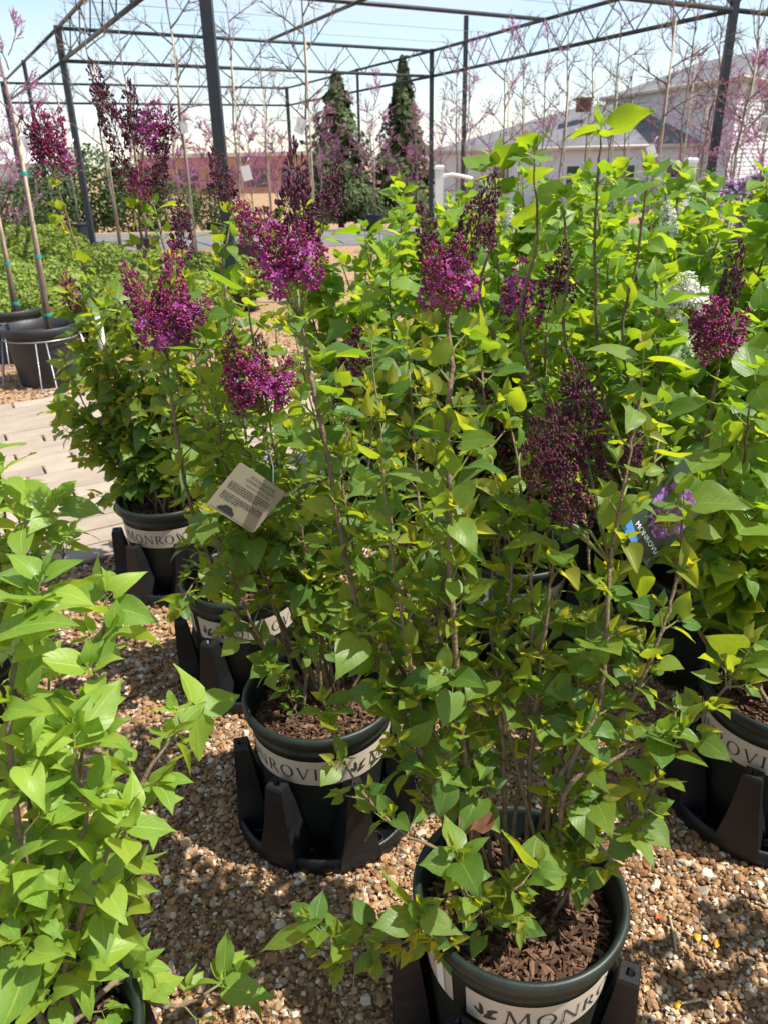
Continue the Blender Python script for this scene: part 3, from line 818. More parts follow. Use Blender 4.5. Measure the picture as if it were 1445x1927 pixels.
def ring_polys(cx, cy, rx, ry, wx, wy, n=28, a0=0, a1=2*math.pi):
    out = []
    for i in range(n):
        a = a0+(a1-a0)*i/n; b = a0+(a1-a0)*(i+1)/n
        out.append([(cx+(rx-wx)*math.cos(a), cy+(ry-wy)*math.sin(a)), (cx+rx*math.cos(a), cy+ry*math.sin(a)), (cx+rx*math.cos(b), cy+ry*math.sin(b)), (cx+(rx-wx)*math.cos(b), cy+(ry-wy)*math.sin(b))])
    return out
TK, TN = .13, .06
LET['M'] = (1.15, [stroke(.10, 0, .20, 1, TN), stroke(.20, 1, .56, 0, TK), stroke(.56, 0, .93, 1, TN), stroke(1.03, 0, .93, 1, TK), serif(.10, 0), serif(1.03, 0, .3), serif(.17, .965, .18), serif(.96, .965, .18)])
LET['O'] = (1.05, ring_polys(.52, .5, .48, .52, .14, .05))
LET['N'] = (1.05, [stroke(.15, 0, .15, 1, TN), stroke(.17, 1, .88, 0, TK), stroke(.90, 0, .90, 1, TN), serif(.15, 0), serif(.13, .965, .2), serif(.90, .965)])
LET['R'] = (.85, [stroke(.17, 0, .17, 1, TK), serif(.17, 0), serif(.12, .965, .14)]+ring_polys(.33, .74, .33, .26, .12, .045, 14, -math.pi/2, math.pi/2)+[[(.17, .955), (.34, .955), (.34, 1.), (.17, 1.)], [(.17, .48), (.34, .48), (.34, .525), (.17, .525)], stroke(.78, 0, .40, .5, .15), serif(.80, 0, .2)])
LET['V'] = (.95, [stroke(.47, 0, .12, 1, TK), stroke(.48, 0, .83, 1, TN), serif(.12, .965), serif(.83, .965, .22)])
LET['I'] = (.42, [stroke(.2, 0, .2, 1, TK), serif(.2, 0), serif(.2, .965)])
LET['A'] = (.98, [stroke(.12, 0, .47, 1, TN), stroke(.84, 0, .49, 1, TK), [(.25, .33), (.70, .33), (.70, .375), (.25, .375)], serif(.12, 0, .22), serif(.85, 0)])
def label_meshes(seam, zc=.247, zh=.070):
    """printed band round the pot, starting at the seam angle: emblem, word, emblem, word; plus a plain sticker over its end"""
    band = MB(); n = 96; span = math.radians(350); z0, z1 = zc-zh/2, zc+zh/2
    f = lambda an, z, k=.0012: ((pot_r(z)+k)*math.cos(an), (pot_r(z)+k)*math.sin(an), z)
    for i in range(n):
        a, b = seam+span*i/n, seam+span*(i+1)/n
        band.add([f(a, z0), f(b, z0), f(b, z1), f(a, z1)], [(0, 1, 2, 3)], 0, True)
    ink = MB(); cap = .033; rr = pot_r(zc)
    def put(poly, x, sc, zb):
        ink.add([f(seam+(x+px*sc)/rr, zb+py*sc, .0022) for px, py in poly], [tuple(range(len(poly)))])
    x = .018
    for rep_ in range(2):
        for lx, ly, an, ll in ((.3, .1, .35, .62), (.35, .12, .95, .6), (.28, .25, 1.75, .6), (.25, .2, 2.35, .5), (.45, .55, .55, .55), (.3, .6, 2.0, .4)):
            q = []
            for k in range(10):
                t = 2*math.pi*k/10; u, v_ = ll/2*(1+math.cos(t)), ll*.15*math.sin(t)
                q.append((lx+u*math.cos(an)-v_*math.sin(an), ly+u*math.sin(an)+v_*math.cos(an)))
            put(q, x, .038, zc-.022)
        x += .044
        for i, ch in enumerate('MONROVIA'):
            big = 1.14 if i == 0 else 1.
            for poly in LET[ch][1]: put(poly, x, cap*big, zc-cap/2-.002)
            x += LET[ch][0]*cap*big+.0055
        for poly in ring_polys(.5, .5, .5, .5, .16, .16, 12): put(poly, x-.002, .005, zc+.012)
        x += .03
    st = MB(); sa = seam-math.radians(24)
    for i in range(6):
        a, b = sa+.13*i/6, sa+.13*(i+1)/6
        st.add([f(an, z, .003) for an, z in ((a, zc-.03), (b, zc-.03), (b, zc+.045), (a, zc+.045))], [(0, 1, 2, 3)], 0, True)
    return band.mesh('label_band', M['band']), ink.mesh('label_print', M['ink']), st.mesh('sticker', M['white'])
def mulch_mesh(seed, n=1900, rmax=.150, zc=.287):
    r = np.random.default_rng(seed)
    bx = np.array([(-1, -1, -1), (1, -1, -1), (1, 1, -1), (-1, 1, -1), (-1, -1, 1), (1, -1, 1), (1, 1, 1), (-1, 1, 1)], float)
    bf = np.array([(0, 3, 2, 1), (4, 5, 6, 7), (0, 1, 5, 4), (1, 2, 6, 5), (2, 3, 7, 6), (3, 0, 4, 7)])
    rad = rmax*np.sqrt(r.uniform(0, 1, n)); an = r.uniform(0, 6.3, n)
    V = []; F = []
    for i in range(n):
        s = np.array([r.uniform(.004, .019)*r.uniform(.4, 1), r.uniform(.0012, .0038), r.uniform(.0006, .0018)])
        b = bx*s*(1+r.uniform(-.6, .5, (8, 3)))
        e = Matrix.Rotation(r.uniform(0, 6.3), 3, 'Z') @ Matrix.Rotation(r.normal(0, .6), 3, 'X') @ Matrix.Rotation(r.normal(0, .3), 3, 'Y')
        V.append(b @ np.array(e).T+np.array([rad[i]*math.cos(an[i])*.97, rad[i]*math.sin(an[i])*.97, zc+r.uniform(0, .012)])); F.append(bf+i*8)
    return np_mesh('mulch', np.concatenate(V), np.concatenate(F), M['mulch'], np.repeat(r.uniform(0, 1, n), 6))
def soil_mesh():
    mb = MB(); mb.lathe([(.0, .290), (.06, .291), (.11, .287), (.1535, .283)], 40); return mb.mesh('soil', M['soil'])
SOILM = soil_mesh(); MUL = [mulch_mesh(i) for i in range(3)]
def add_pot(plant, text_deg, mulch=0, rich=True):
    """pot of the plant; text_deg: angle of the label's seam, degrees from +X"""
    p = link('pot', POTM, plant.root)
    if text_deg is not None:
        a, b, c = label_meshes(math.radians(text_deg))
        l = link('label_band', a, p); link('sticker', c, p); link('label_print', b, p)['kind'] = 'stuff'
    link('soil', SOILM, plant.root)
    if rich: tag(link('mulch', MUL[mulch % 3], plant.root), kind='stuff')
def stand_meshes():
    base = MB()
    base.lathe([(0, .004), (.212, .002), (.217, .008), (.216, .046), (.211, .050), (.206, .047), (.203, .022), (0, .020)], 72)
    post = MB()
    # tapered hollow post, local +X outward; hole in the top
    def ringv(z, cx, sx, sy): return [(cx-sx, -sy, z), (cx+sx, -sy, z), (cx+sx, sy, z), (cx-sx, sy, z)]
    lv = [ringv(.018, .182, .033, .050), ringv(.05, .182, .0325, .046), ringv(.12, .184, .027, .032), ringv(.228, .190, .0175, .0205), ringv(.235, .190, .015, .018)]
    vs = [p for l in lv for p in l]; fs = []
    for i in range(len(lv)-1):
        for k in range(4): fs.append((i*4+k, i*4+(k+1) % 4, i*4+4+(k+1) % 4, i*4+4+k))
    post.add(vs, fs)
    o = (len(lv)-1)*4; n = 16; hr = .0085
    hv = [(.190+hr*math.cos(2*math.pi*k/n+math.pi*1.25), hr*math.sin(2*math.pi*k/n+math.pi*1.25), z) for z in (.235, .19) for k in range(n)]
    b = len(post.v); post.v += hv
    for q in range(4):
        for k in range(4):
            i = q*4+k; post.f.append((b+i, o+q, b+(i+1) % n)); post.m.append(0); post.sm.append(False)
        post.f.append((b+((q+1)*4) % n, o+q, o+(q+1) % 4)); post.m.append(0); post.sm.append(False)
    for k in range(n): post.f.append((b+k, b+(k+1) % n, b+n+(k+1) % n, b+n+k)); post.m.append(0); post.sm.append(True)
    post.f.append(tuple(b+n+k for k in range(n))); post.m.append(0); post.sm.append(False)
    cup = MB(); cup.lathe([(.018, .020), (.018, .029), (.0165, .031), (.014, .029), (.014, .0215), (0, .0215)], 18)
    return base.mesh('base_tray', M['stand']), post.mesh('post', M['stand']), cup.mesh('drain_cup', M['stand'])
STB, STP, STC = stand_meshes()
def add_stand(x, y, rot, label):
    o = empty('pot_stand', (x, y, 0), label, 'pot stand', 'black plastic pot stands')
    b = link('base_tray', STB, o)
    for k in range(7):
        a = math.radians(rot+360/7*k); q = link('post', STP, o); q.rotation_euler = (0, 0, a)
        am = a+math.radians(180/7)
        for da, rr in ((-.13, .178), (.15, .172)):
            c = link('drain_cup', STC, b, (rr*math.cos(am+da), rr*math.sin(am+da), 0)); c.scale = (1, 1, 1) if da < 0 else (.6, .6, .9)
    return o

def px_path(pl, Y0, Y1, first=None):
    n = len(pl); out = [aty(x, y, Y0+(Y1-Y0)*i/(n-1)) for i, (x, y) in enumerate(pl)]
    if first is not None: out = [Vector(first)]+out
    return out
def soilpt(c, x, y, z=.285): return (c[0]+x, c[1]+y, z)

# ------------------------------------------------------------------ plant A: front purple lilac
cA = (.212, .905)
A = Plant('potted_lilac', cA, 'purple lilac with tall bare stems in the green pot with its mulch in full view', 'lilac', 'purple lilacs in green pots', 5, 'leaf', .051)
add_pot(A, 231, 0); add_stand(cA[0], cA[1], 208-180, 'black pot stand under the tall purple lilac whose mulch lies in full view')
t, ax = A.stem(px_path([(872, 1400), (845, 1050), (843, 780), (850, 690), (840, 600)], .96, 1.06, soilpt(cA, -.055, .05)), .0052, .003, .2, .048, .075, tip=False, density=.95)
spray(A, t, [((822, 545), (795, 400), 'dark', .62, .0), ((872, 505), (926, 340), 'dark', .62, .02), ((838, 590), (812, 470), 'mix', .85, -.02), ((850, 590), (862, 455), 'mix', .85, .0)], 1.06)
t, ax = A.stem(px_path([(800, 1440), (745, 1320), (690, 1190), (650, 1050), (620, 880), (585, 700), (565, 600)], .95, 1.18, soilpt(cA, -.075, .03)), .0056, .003, .2, .048, .075, tip=False, density=.95)
spray(A, t, [((560, 540), (556, 295), 'dark', .50, .02), ((548, 560), (497, 405), 'mix', .85, -.02), ((570, 560), (572, 430), 'mix', .9, -.03), ((606, 440), (636, 312), 'dark', .6, .05), ((437, 400), (405, 288), 'dark', .7, -.02), ((480, 470), (455, 385), 'bud', .8, -.02)], 1.19)
t, ax = A.stem(px_path([(1075, 1440), (1125, 1330), (1140, 1200), (1148, 1060)], .93, 1.0, soilpt(cA, .06, .02)), .006, .003, .2, .06, .05, tip=False)
spray(A, t, [((1100, 850), (1078, 692), 'dark', .75, .03), ((1060, 930), (1040, 780), 'dark', .8, .0), ((1020, 940), (1005, 800), 'dark', .6, -.02), ((1110, 930), (1105, 800), 'dark', .7, .03), ((1075, 1000), (1060, 890), 'dark', .9, -.02)], 1.02)
A.stem([t]+px_path([(1165, 960), (1185, 850), (1205, 720)], 1.0, 1.05), .003, .0018, .1, .05, .05, size=.05)
spray(A, aty(1160, 980, 1.02), [((1180, 910), (1198, 800), 'dark', .6, .03)], 1.03)
for a, y1 in (([(830, 1350), (740, 1000), (705, 720)], 1.22), ([(850, 1300), (790, 950), (770, 700)], 1.25), ([(930, 1250), (930, 950), (905, 690)], 1.2), ([(800, 1350), (680, 1100), (625, 760)], 1.2), ([(1000, 1250), (990, 1000), (965, 820)], 1.15), ([(1080, 1300), (1180, 1050), (1240, 830)], 1.15), ([(1060, 1350), (1110, 1150), (1100, 960)], 1.1)):
    A.stem(px_path(a, 1.0, y1, soilpt(cA, R.uniform(-.06, .07), R.uniform(.0, .08))), .0042, .0018, .42, .05, .065, density=.9)
A.stem(px_path([(1060, 1500), (1150, 1430), (1250, 1385), (1320, 1345), (1390, 1260)], .9, .98, soilpt(cA, .085, -.0)), .005, .002, .4, .055, .045, size=0.055)
A.stem(px_path([(945, 1400), (938, 1280), (960, 1100), (955, 1000)], .98, 1.05, soilpt(cA, -.01, .06)), .005, .002, .42, .065, .06, density=.85)
A.stem(px_path([(1000, 1400), (1012, 1280), (1030, 1150), (1040, 1060)], .97, 1.0, soilpt(cA, .02, .05)), .005, .002, .42, .065, .06, density=.85)
A.stem(px_path([(900, 1450), (905, 1330), (890, 1180), (880, 1080)], 1.0, 1.12, soilpt(cA, -.03, .08)), .0045, .002, .45, .065, .06)
A.stem(px_path([(850, 1450), (790, 1330), (760, 1180), (735, 1020), (725, 940)], .95, 1.0, soilpt(cA, -.05, .02)), .0045, .002, .45, .065, .06)
A.stem(px_path([(1040, 1480), (1180, 1330), (1240, 1200), (1270, 1100), (1285, 990)], .93, 1.05, soilpt(cA, .07, .04)), .005, .002, .45, .065, .055)
A.stem(px_path([(830, 1610), (760, 1570), (690, 1500), (645, 1430), (625, 1370)], .87, .98, soilpt(cA, -.07, -.02)), .0032, .0016, .6, .05, .045, size=.05)
A.stem(px_path([(780, 1775), (720, 1775), (655, 1790), (610, 1760)], .80, .82, soilpt(cA, -.05, -.06)), .0026, .0015, .5, .025, .035, size=0.051)
A.stem(px_path([(1130, 1585), (1205, 1520), (1255, 1430)], .88, .92, soilpt(cA, .05, -.02)), .0035, .0018, .3, .035, .05, size=0.055)
A.stem(px_path([(880, 1690), (870, 1630)], .80, .80, soilpt(cA, -.03, -.04)), .003, .0016, .3, .022, .03, size=0.044)
A.stem(px_path([(800, 1760), (785, 1730)], .79, .78, soilpt(cA, -.06, -.05)), .003, .0016, .4, .022, .03, size=0.046)
A.stem(px_path([(960, 1690), (985, 1660)], .82, .82, soilpt(cA, .0, -.03)), .003, .0016, .2, .03, .03, size=0.049)
A.stem(px_path([(1080, 1600), (1110, 1530)], .9, .9, soilpt(cA, .06, -.01)), .003, .0016, .3, .03, .04, size=0.051)
A.finish()

# ------------------------------------------------------------------ plant B
cB = (-.155, 1.437)
B = Plant('potted_lilac', cB, 'purple lilac wearing the square beige care tag among its stems', 'lilac', 'purple lilacs in green pots', 6, 'leaf', .050)
add_pot(B, 156, 1); add_stand(cB[0], cB[1], 243, 'black pot stand under the purple lilac that wears the beige care tag')
t, ax = B.stem(px_path([(500, 1220), (430, 1130), (375, 1000), (345, 890), (325, 760), (312, 665)], 1.45, 1.5, soilpt(cB, -.02, .04)), .0056, .003, .25, .055, .065, tip=False, density=.9)
spray(B, t, [((313, 650), (326, 475), 'bud', .62, .0), ((285, 620), (240, 505), 'bud', .62, -.02), ((330, 640), (385, 565), 'mix', .9, .0), ((300, 655), (265, 570), 'mix', .95, -.03), ((318, 660), (335, 560), 'mix', .95, -.03)], 1.5)
t, ax = B.stem(px_path([(520, 1150), (440, 960), (400, 830), (378, 740), (362, 600), (345, 500)], 1.48, 1.62, soilpt(cB, -.01, .05)), .006, .003, .25, .07, .055, tip=False)
panicle(B, t, aty(340, 385, 1.63), 'dark', .7)
t, ax = B.stem(px_path([(545, 1130), (520, 950), (505, 830), (492, 780)], 1.5, 1.55, soilpt(cB, .0, .03)), .006, .003, .25, .07, .05, tip=False)
spray(B, t, [((470, 745), (430, 635), 'bud', .75, .0), ((490, 775), (475, 665), 'mix', 1.05, -.03), ((505, 770), (545, 680), 'mix', .9, .0), ((480, 775), (432, 720), 'mix', .9, -.02), ((495, 740), (490, 640), 'dark', .7, .03)], 1.44)
t, ax = B.stem(px_path([(600, 1100), (640, 900), (660, 780)], 1.52, 1.62, soilpt(cB, .02, .05)), .005, .003, .25, .06, .06, tip=False)
panicle(B, t, aty(672, 630, 1.62), 'dark', .7)
for a in ([(560, 1150), (520, 860), (470, 600)], [(590, 1150), (600, 850), (560, 650)], [(620, 1150), (690, 900), (700, 700)], [(520, 1150), (430, 900), (400, 700)], [(570, 1100), (540, 950), (450, 830)]):
    B.stem(px_path(a, 1.46, R.uniform(1.45, 1.75), soilpt(cB, R.uniform(-.06, .06), R.uniform(-.02, .07))), .0045, .0018, .35, .05, .07, density=.95)
B.stem(px_path([(640, 1200), (720, 1100), (738, 930)], 1.46, 1.5, soilpt(cB, .04, .02)), .005, .002, .25, .055, .06)
B.stem(px_path([(480, 1180), (420, 1050), (400, 1000)], 1.42, 1.38, soilpt(cB, -.04, .0)), .004, .002, .3, .05, .05)
B.stem(px_path([(590, 1190), (570, 1000), (560, 860)], 1.42, 1.4, soilpt(cB, .01, .0)), .005, .002, .25, .055, .06)
B.stem(px_path([(690, 1250), (780, 1130), (810, 1000)], 1.5, 1.6, soilpt(cB, .06, .04)), .004, .002, .3, .055, .06)
B.stem(px_path([(540, 1300), (520, 1270)], 1.4, 1.38, soilpt(cB, -.05, -.02)), .002, .0012, .2, .03, .03, size=0.034)
B.finish()

# ------------------------------------------------------------------ plants C, D, E, F and their tall neighbours
cCp = (-.425, 1.99)
Cc = Plant('potted_lilac', cCp, 'tall purple lilac in the green pot between the tagged lilac and the paved path', 'lilac', 'purple lilacs in green pots', 8, 'leaf', .052)
add_pot(Cc, 226, 2); add_stand(cCp[0], cCp[1], 248, 'black pot stand of the lilac between the tagged lilac and the path')
t, ax = Cc.stem(px_path([(420, 950), (340, 720), (285, 520), (265, 440), (262, 390)], 2.02, 2.12, soilpt(cCp, -.02, .02)), .0065, .003, .3, .075, .06, tip=False)
spray(Cc, t, [((230, 280), (175, 130), 'dark', .5, .0), ((255, 300), (243, 165), 'dark', .55, .03), ((270, 280), (290, 195), 'mix', .85, -.02), ((285, 330), (322, 215), 'dark', .5, .0), ((250, 360), (215, 270), 'dark', .7, -.05), ((280, 370), (310, 300), 'dark', .8, -.04), ((262, 380), (265, 310), 'bud', .8, -.06)], 2.12)
t, ax = Cc.stem(px_path([(440, 950), (400, 720), (320, 500), (300, 420)], 2.0, 2.1, soilpt(cCp, .0, .03)), .006, .003, .3, .075, .06)
for a in ([(470, 930), (450, 700), (420, 520), (430, 440)], [(400, 980), (330, 820), (300, 700)], [(500, 960), (530, 760), (520, 640)], [(450, 1040), (400, 960), (370, 900)], [(430, 1060), (380, 1080), (350, 1120)]):
    Cc.stem(px_path(a, 1.98, 2.08 if a[-1][1] < 800 else 1.86, soilpt(cCp, R.uniform(-.05, .05), R.uniform(-.05, .05))), .0055, .002, .3, .06, .06)
Cc.finish()

cD = (-.80, 2.60)
D = Plant('potted_lilac', cD, 'bushy purple lilac overhanging the edge of the paved path', 'lilac', 'purple lilacs in green pots', 9, 'leaf', .056)
add_pot(D, 196, 0); add_stand(cD[0], cD[1], 243, 'black pot stand at the edge of the paved path')
t, ax = D.stem(px_path([(270, 860), (220, 720), (175, 560), (130, 420), (100, 320)], 2.6, 2.55, soilpt(cD, -.03, .0)), .0065, .003, .25, .08, .07, tip=False, density=.7)
panicle(D, t, aty(72, 205, 2.55), 'bud', .75); panicle(D, t, aty(45, 225, 2.55), 'dark', .6); panicle(D, aty(100, 340, 2.55), aty(108, 215, 2.58), 'bud', .7)
D.stem(px_path([(260, 850), (190, 740), (150, 640)], 2.6, 2.55, soilpt(cD, -.04, .0)), .0055, .002, .2, .06, .07)
panicle(D, aty(150, 610, 2.55), aty(125, 520, 2.55), 'bud', .6)
for a in ([(240, 870), (170, 780), (140, 720)], [(230, 880), (160, 840), (130, 800)], [(250, 830), (180, 680), (150, 600)], [(380, 840), (440, 740), (450, 640)], [(250, 860), (190, 800), (150, 780)], [(260, 850), (180, 850), (150, 830)], [(290, 820), (260, 680), (230, 600)], [(310, 800), (310, 680), (290, 590)], [(330, 810), (360, 700), (360, 600)], [(350, 820), (410, 760), (420, 660)], [(300, 860), (270, 760), (210, 700)], [(320, 850), (340, 780), (330, 700)], [(370, 850), (430, 800), (470, 720)], [(280, 880), (240, 920), (215, 930)], [(240, 840), (200, 760), (160, 700)], [(300, 830), (240, 740), (190, 640)], [(330, 880), (380, 860), (400, 800)]):
    D.stem(px_path(a, 2.6, 2.6+R.uniform(-.16, .16), soilpt(cD, R.uniform(-.06, .06), R.uniform(-.06, .06))), .005, .002, .2, .05, .095)
D.finish()

cE = (.40, 2.12)
Ep = Plant('potted_lilac', cE, 'purple lilac in dark bud in the pot between the front lilac and the green mass', 'lilac', 'purple lilacs in green pots', 10, 'leaf', .056)
add_pot(Ep, 250, 1, False); add_stand(cE[0], cE[1], 255, 'black pot stand behind the stems of the tall front lilac')
for a, tp, kd in (([(960, 950), (985, 760), (985, 620)], (985, 495), 'mix'), ([(1000, 950), (1020, 750), (1030, 590)], (1062, 470), 'dark'), ([(910, 980), (895, 920), (890, 880)], (900, 720), 'dark'), ([(930, 980), (925, 930)], (930, 790), 'dark'), ([(880, 960), (870, 900)], (880, 770), 'dark')):
    t, ax = Ep.stem(px_path(a, 2.12, 2.15, soilpt(cE, R.uniform(-.05, .05), R.uniform(-.05, .05))), .006, .003, .35, .06, .06, tip=False)
    panicle(Ep, t, aty(*tp, 2.14), kd, .8)
for a in ([(880, 950), (800, 800), (770, 680)], [(1010, 960), (1080, 800), (1100, 660)], [(930, 940), (900, 780), (880, 640)], [(1050, 980), (1150, 850), (1180, 760)], [(850, 1000), (760, 900), (700, 820)]):
    Ep.stem(px_path(a, 2.12, 2.2, soilpt(cE, R.uniform(-.06, .06), R.uniform(-.06, .06))), .0055, .002, .3, .055, .075)
Ep.finish()

cF = (.90, 1.42)
Fp = Plant('potted_lilac', cF, 'leafy green lilac in the pot beside the hanging photo tag', 'lilac', 'green lilacs crowded on the gravel', 12, 'mass', .07)
add_pot(Fp, 124, 2); add_stand(cF[0], cF[1], 233, 'black pot stand under the leafy green lilac with the photo tag')
t, ax = Fp.stem(px_path([(1290, 1130), (1310, 930), (1335, 790), (1350, 695)], 1.44, 1.42, soilpt(cF, -.06, .04)), .0065, .003, .4, .08, .05, tip=False, density=.7)
spray(Fp, t, [((1360, 600), (1388, 465), 'dark', .5, .0), ((1350, 685), (1345, 570), 'bud', .95, -.02), ((1355, 680), (1400, 590), 'bud', .95, .0), ((1345, 680), (1305, 595), 'bud', .8, .0)], 1.42)
for a in ([(1400, 1100), (1400, 900), (1410, 760)], [(1350, 1150), (1340, 1000), (1360, 880)], [(1440, 1100), (1460, 880), (1470, 700)], [(1380, 1150), (1320, 1050), (1300, 960)], [(1500, 1150), (1560, 900), (1580, 700)], [(1420, 1180), (1390, 1080), (1400, 1000)], [(1440, 1150), (1430, 950), (1430, 650)]):
    Fp.stem(px_path(a, 1.45, 1.45+R.uniform(-.12, .25), soilpt(cF, R.uniform(-.06, .06), R.uniform(-.06, .06))), .006, .002, .3, .06, .08)
Fp.finish()

# pale lilacs at the left, nearest the viewer
cG = (-.53, .66)
G = Plant('potted_lilac', cG, 'pale bright green lilac with large smooth leaves in the cropped pot across the gravel', 'lilac', None, 21, 'light', .073)
add_pot(G, None, 1)
add_stand(cG[0], cG[1], 10, 'black pot stand under the pale bright green lilac')
for a, y0, y1 in (([(40, 1800), (80, 1680), (160, 1560), (140, 1430)], .72, .80), ([(60, 1700), (25, 1480), (20, 1300), (60, 1160)], .72, .84), ([(150, 1700), (140, 1500), (180, 1300), (196, 1180)], .78, .96),
                  ([(205, 1780), (250, 1520), (325, 1385), (362, 1350)], .80, .98), ([(215, 1850), (290, 1890), (350, 1890), (395, 1865)], .76, .84), ([(0, 1750), (-60, 1450), (-40, 1240)], .72, .8), ([(100, 1700), (60, 1550), (50, 1450)], .75, .9),
                  ([(140, 1760), (180, 1660), (210, 1590)], .72, .74), ([(130, 1700), (95, 1450), (90, 1300)], .85, 1.0)):
    G.stem(px_path(a, y0, y1, soilpt(cG, R.uniform(-.02, .09), R.uniform(-.02, .09))), .006, .0024, .30, .056, .05, jit=.001, density=.95)
G.finish()
cG2 = (-1.10, 1.62)
G2 = Plant('potted_lilac', cG2, 'pale green lilac with narrow upright leaf tips beside the path, partly cropped', 'lilac', None, 22, 'light', .060)
add_pot(G2, None, 2)
for a in ([(20, 1090), (10, 980), (0, 910)], [(50, 1090), (75, 1010), (95, 965)], [(50, 1110), (40, 1010), (35, 950)], [(0, 1060), (-20, 950), (-40, 880)], [(80, 1150), (110, 1090), (120, 1040)], [(-20, 1100), (-60, 1000), (-80, 950)], [(50, 1120), (30, 1060), (40, 1000)]):
    G2.stem(px_path(a, 1.6, 1.58+R.uniform(-.1, .12), soilpt(cG2, R.uniform(-.05, .1), R.uniform(-.05, .05))), .005, .002, .35, .06, .05, density=.85)
G2.finish()

# mass of green lilacs behind: individual plants in their own pots
def generic(c, h, seed, label, group, kind='mass', size=.074, n=10, spread=.30, flowers=None, nf=0, slen=.09, spacing=.06, extra=()):
    p = Plant('potted_lilac', c, label, 'lilac', group, seed, kind, size); r = p.r
    add_pot(p, None, 0, False)
    tips = []
    for i in range(n):
        a = 2*math.pi*i/n+r.uniform(-.3, .3); b = soilpt(c, .06*math.cos(a), .06*math.sin(a)); sp = spread*r.uniform(.35, 1.1); hh = h*r.uniform(.72, 1.)
        pts = [b]
        for k in range(1, 5):
            t = k/4; pts.append((c[0]+math.cos(a)*(.06+sp*t**.8)+r.gauss(0, .015), c[1]+math.sin(a)*(.06+sp*t**.8)+r.gauss(0, .015), .285+(hh-.285)*t))
        t, ax = p.stem(pts, .007, .0028, .22, spacing, slen)
        tips.append((t, ax))
    for e_ in extra: p.stem(px_path(e_, c[1], c[1]-.03, soilpt(c, r.uniform(-.06, .06), r.uniform(-.06, .06))), .006, .0022, .45, .09, .035, size=.066, density=.7)
    if flowers:
        for t, ax in tips[:nf]: panicle(p, t, t+(ax+Vector((0, 0, .6))).normalized()*.15, flowers, 1.)
    p.finish(); return p
LBL = 'dense light green lilac crowded among its neighbours behind the purple lilacs'
GRP = 'green lilacs crowded on the gravel'
spots = [(.10, 3.0, 1.28), (.55, 3.05, 1.30), (1.05, 2.75, 1.30), (1.55, 2.55, 1.28), (.80, 2.45, 1.24), (1.25, 2.15, 1.24), (.35, 3.6, 1.34), (.95, 3.45, 1.32), (1.55, 3.2, 1.30), (2.05, 2.95, 1.30), (1.3, 4.0, 1.33), (2.0, 3.8, 1.32), (2.6, 3.5, 1.30), (.7, 4.3, 1.35), (-.12, 3.35, 1.22)]
for i, (x, y, h) in enumerate(spots):
    lb = 'back row green lilac with the redbud trees behind it' if y >= 3.4 else 'green lilac crowded beside the one with cream flower buds' if x >= 1.5 else 'green lilac at the edge of the paved path behind the tagged lilac' if x < .2 else LBL
    generic((x, y), h, 100+i, lb, GRP, n=9, spacing=.07)
generic((1.28, .70), 1.12, 160, 'unseen green lilac added beside the front purple lilac to shade the gravel', GRP, n=8, spacing=.08)  # lilac added out of view so its shade falls on the lower right gravel
pl = generic((.93, 1.95), 1.22, 140, 'light green lilac with the tallest leafy shoot rising above its neighbours', GRP, size=.084, n=9, spacing=.07, extra=[[(1150, 800), (1120, 520), (1125, 330), (1130, 268)], [(1000, 700), (1010, 450), (1004, 310)], [(1180, 700), (1200, 480), (1215, 355)], [(940, 650), (930, 440), (932, 340)], [(1080, 700), (1070, 500), (1060, 400)]])
W1 = generic((1.45, 1.75), 1.16, 141, 'green lilac carrying the open white flower cluster', GRP, size=.075, n=9)
panicle(W1, aty(1300, 600, 1.85), aty(1290, 520, 1.85), 'white', 1.2); panicle(W1, aty(1270, 580, 1.85), aty(1262, 545, 1.85), 'white', 1.2)
panicle(W1, aty(1300, 690, 1.8), aty(1298, 650, 1.8), 'white', .9)
W2 = generic((1.75, 2.95), 1.3, 142, 'green lilac with pale cream flower buds near the back', GRP, n=8)
panicle(W2, aty(1258, 455, 3.0), aty(1255, 385, 3.0), 'white', .7); panicle(W2, aty(960, 440, 3.0), aty(955, 390, 3.0), 'white', .7)
vs_ = [((2.5, 4.6), 'violet flowering lilac beside the white fence post'), ((3.1, 4.9), 'violet flowering lilac in front of the parked silver car')]
for i, (c, lb) in enumerate(vs_):
    v = generic(c, 1.42, 150+i, lb, 'violet lilacs at the back', n=9, size=.06)
    for k in range(5):
        x, y = (1370, 345) if i == 0 else (1435, 390)
        x += R.uniform(-60, 50); y += R.uniform(-20, 60); b = aty(x, y+40, c[1]-.1); panicle(v, b, aty(x+R.uniform(-8, 8), y-12, c[1]-.1), 'violet', 1.)

# ------------------------------------------------------------------ tags
def tag_card(name, corners, label, back=False):
    """corners: list of world points (planar quad), thin card with thickness"""
    c = sum(corners, Vector())/4
    o = empty(name, c, label, 'plant tag', 'hanging plant tags'); return o, c
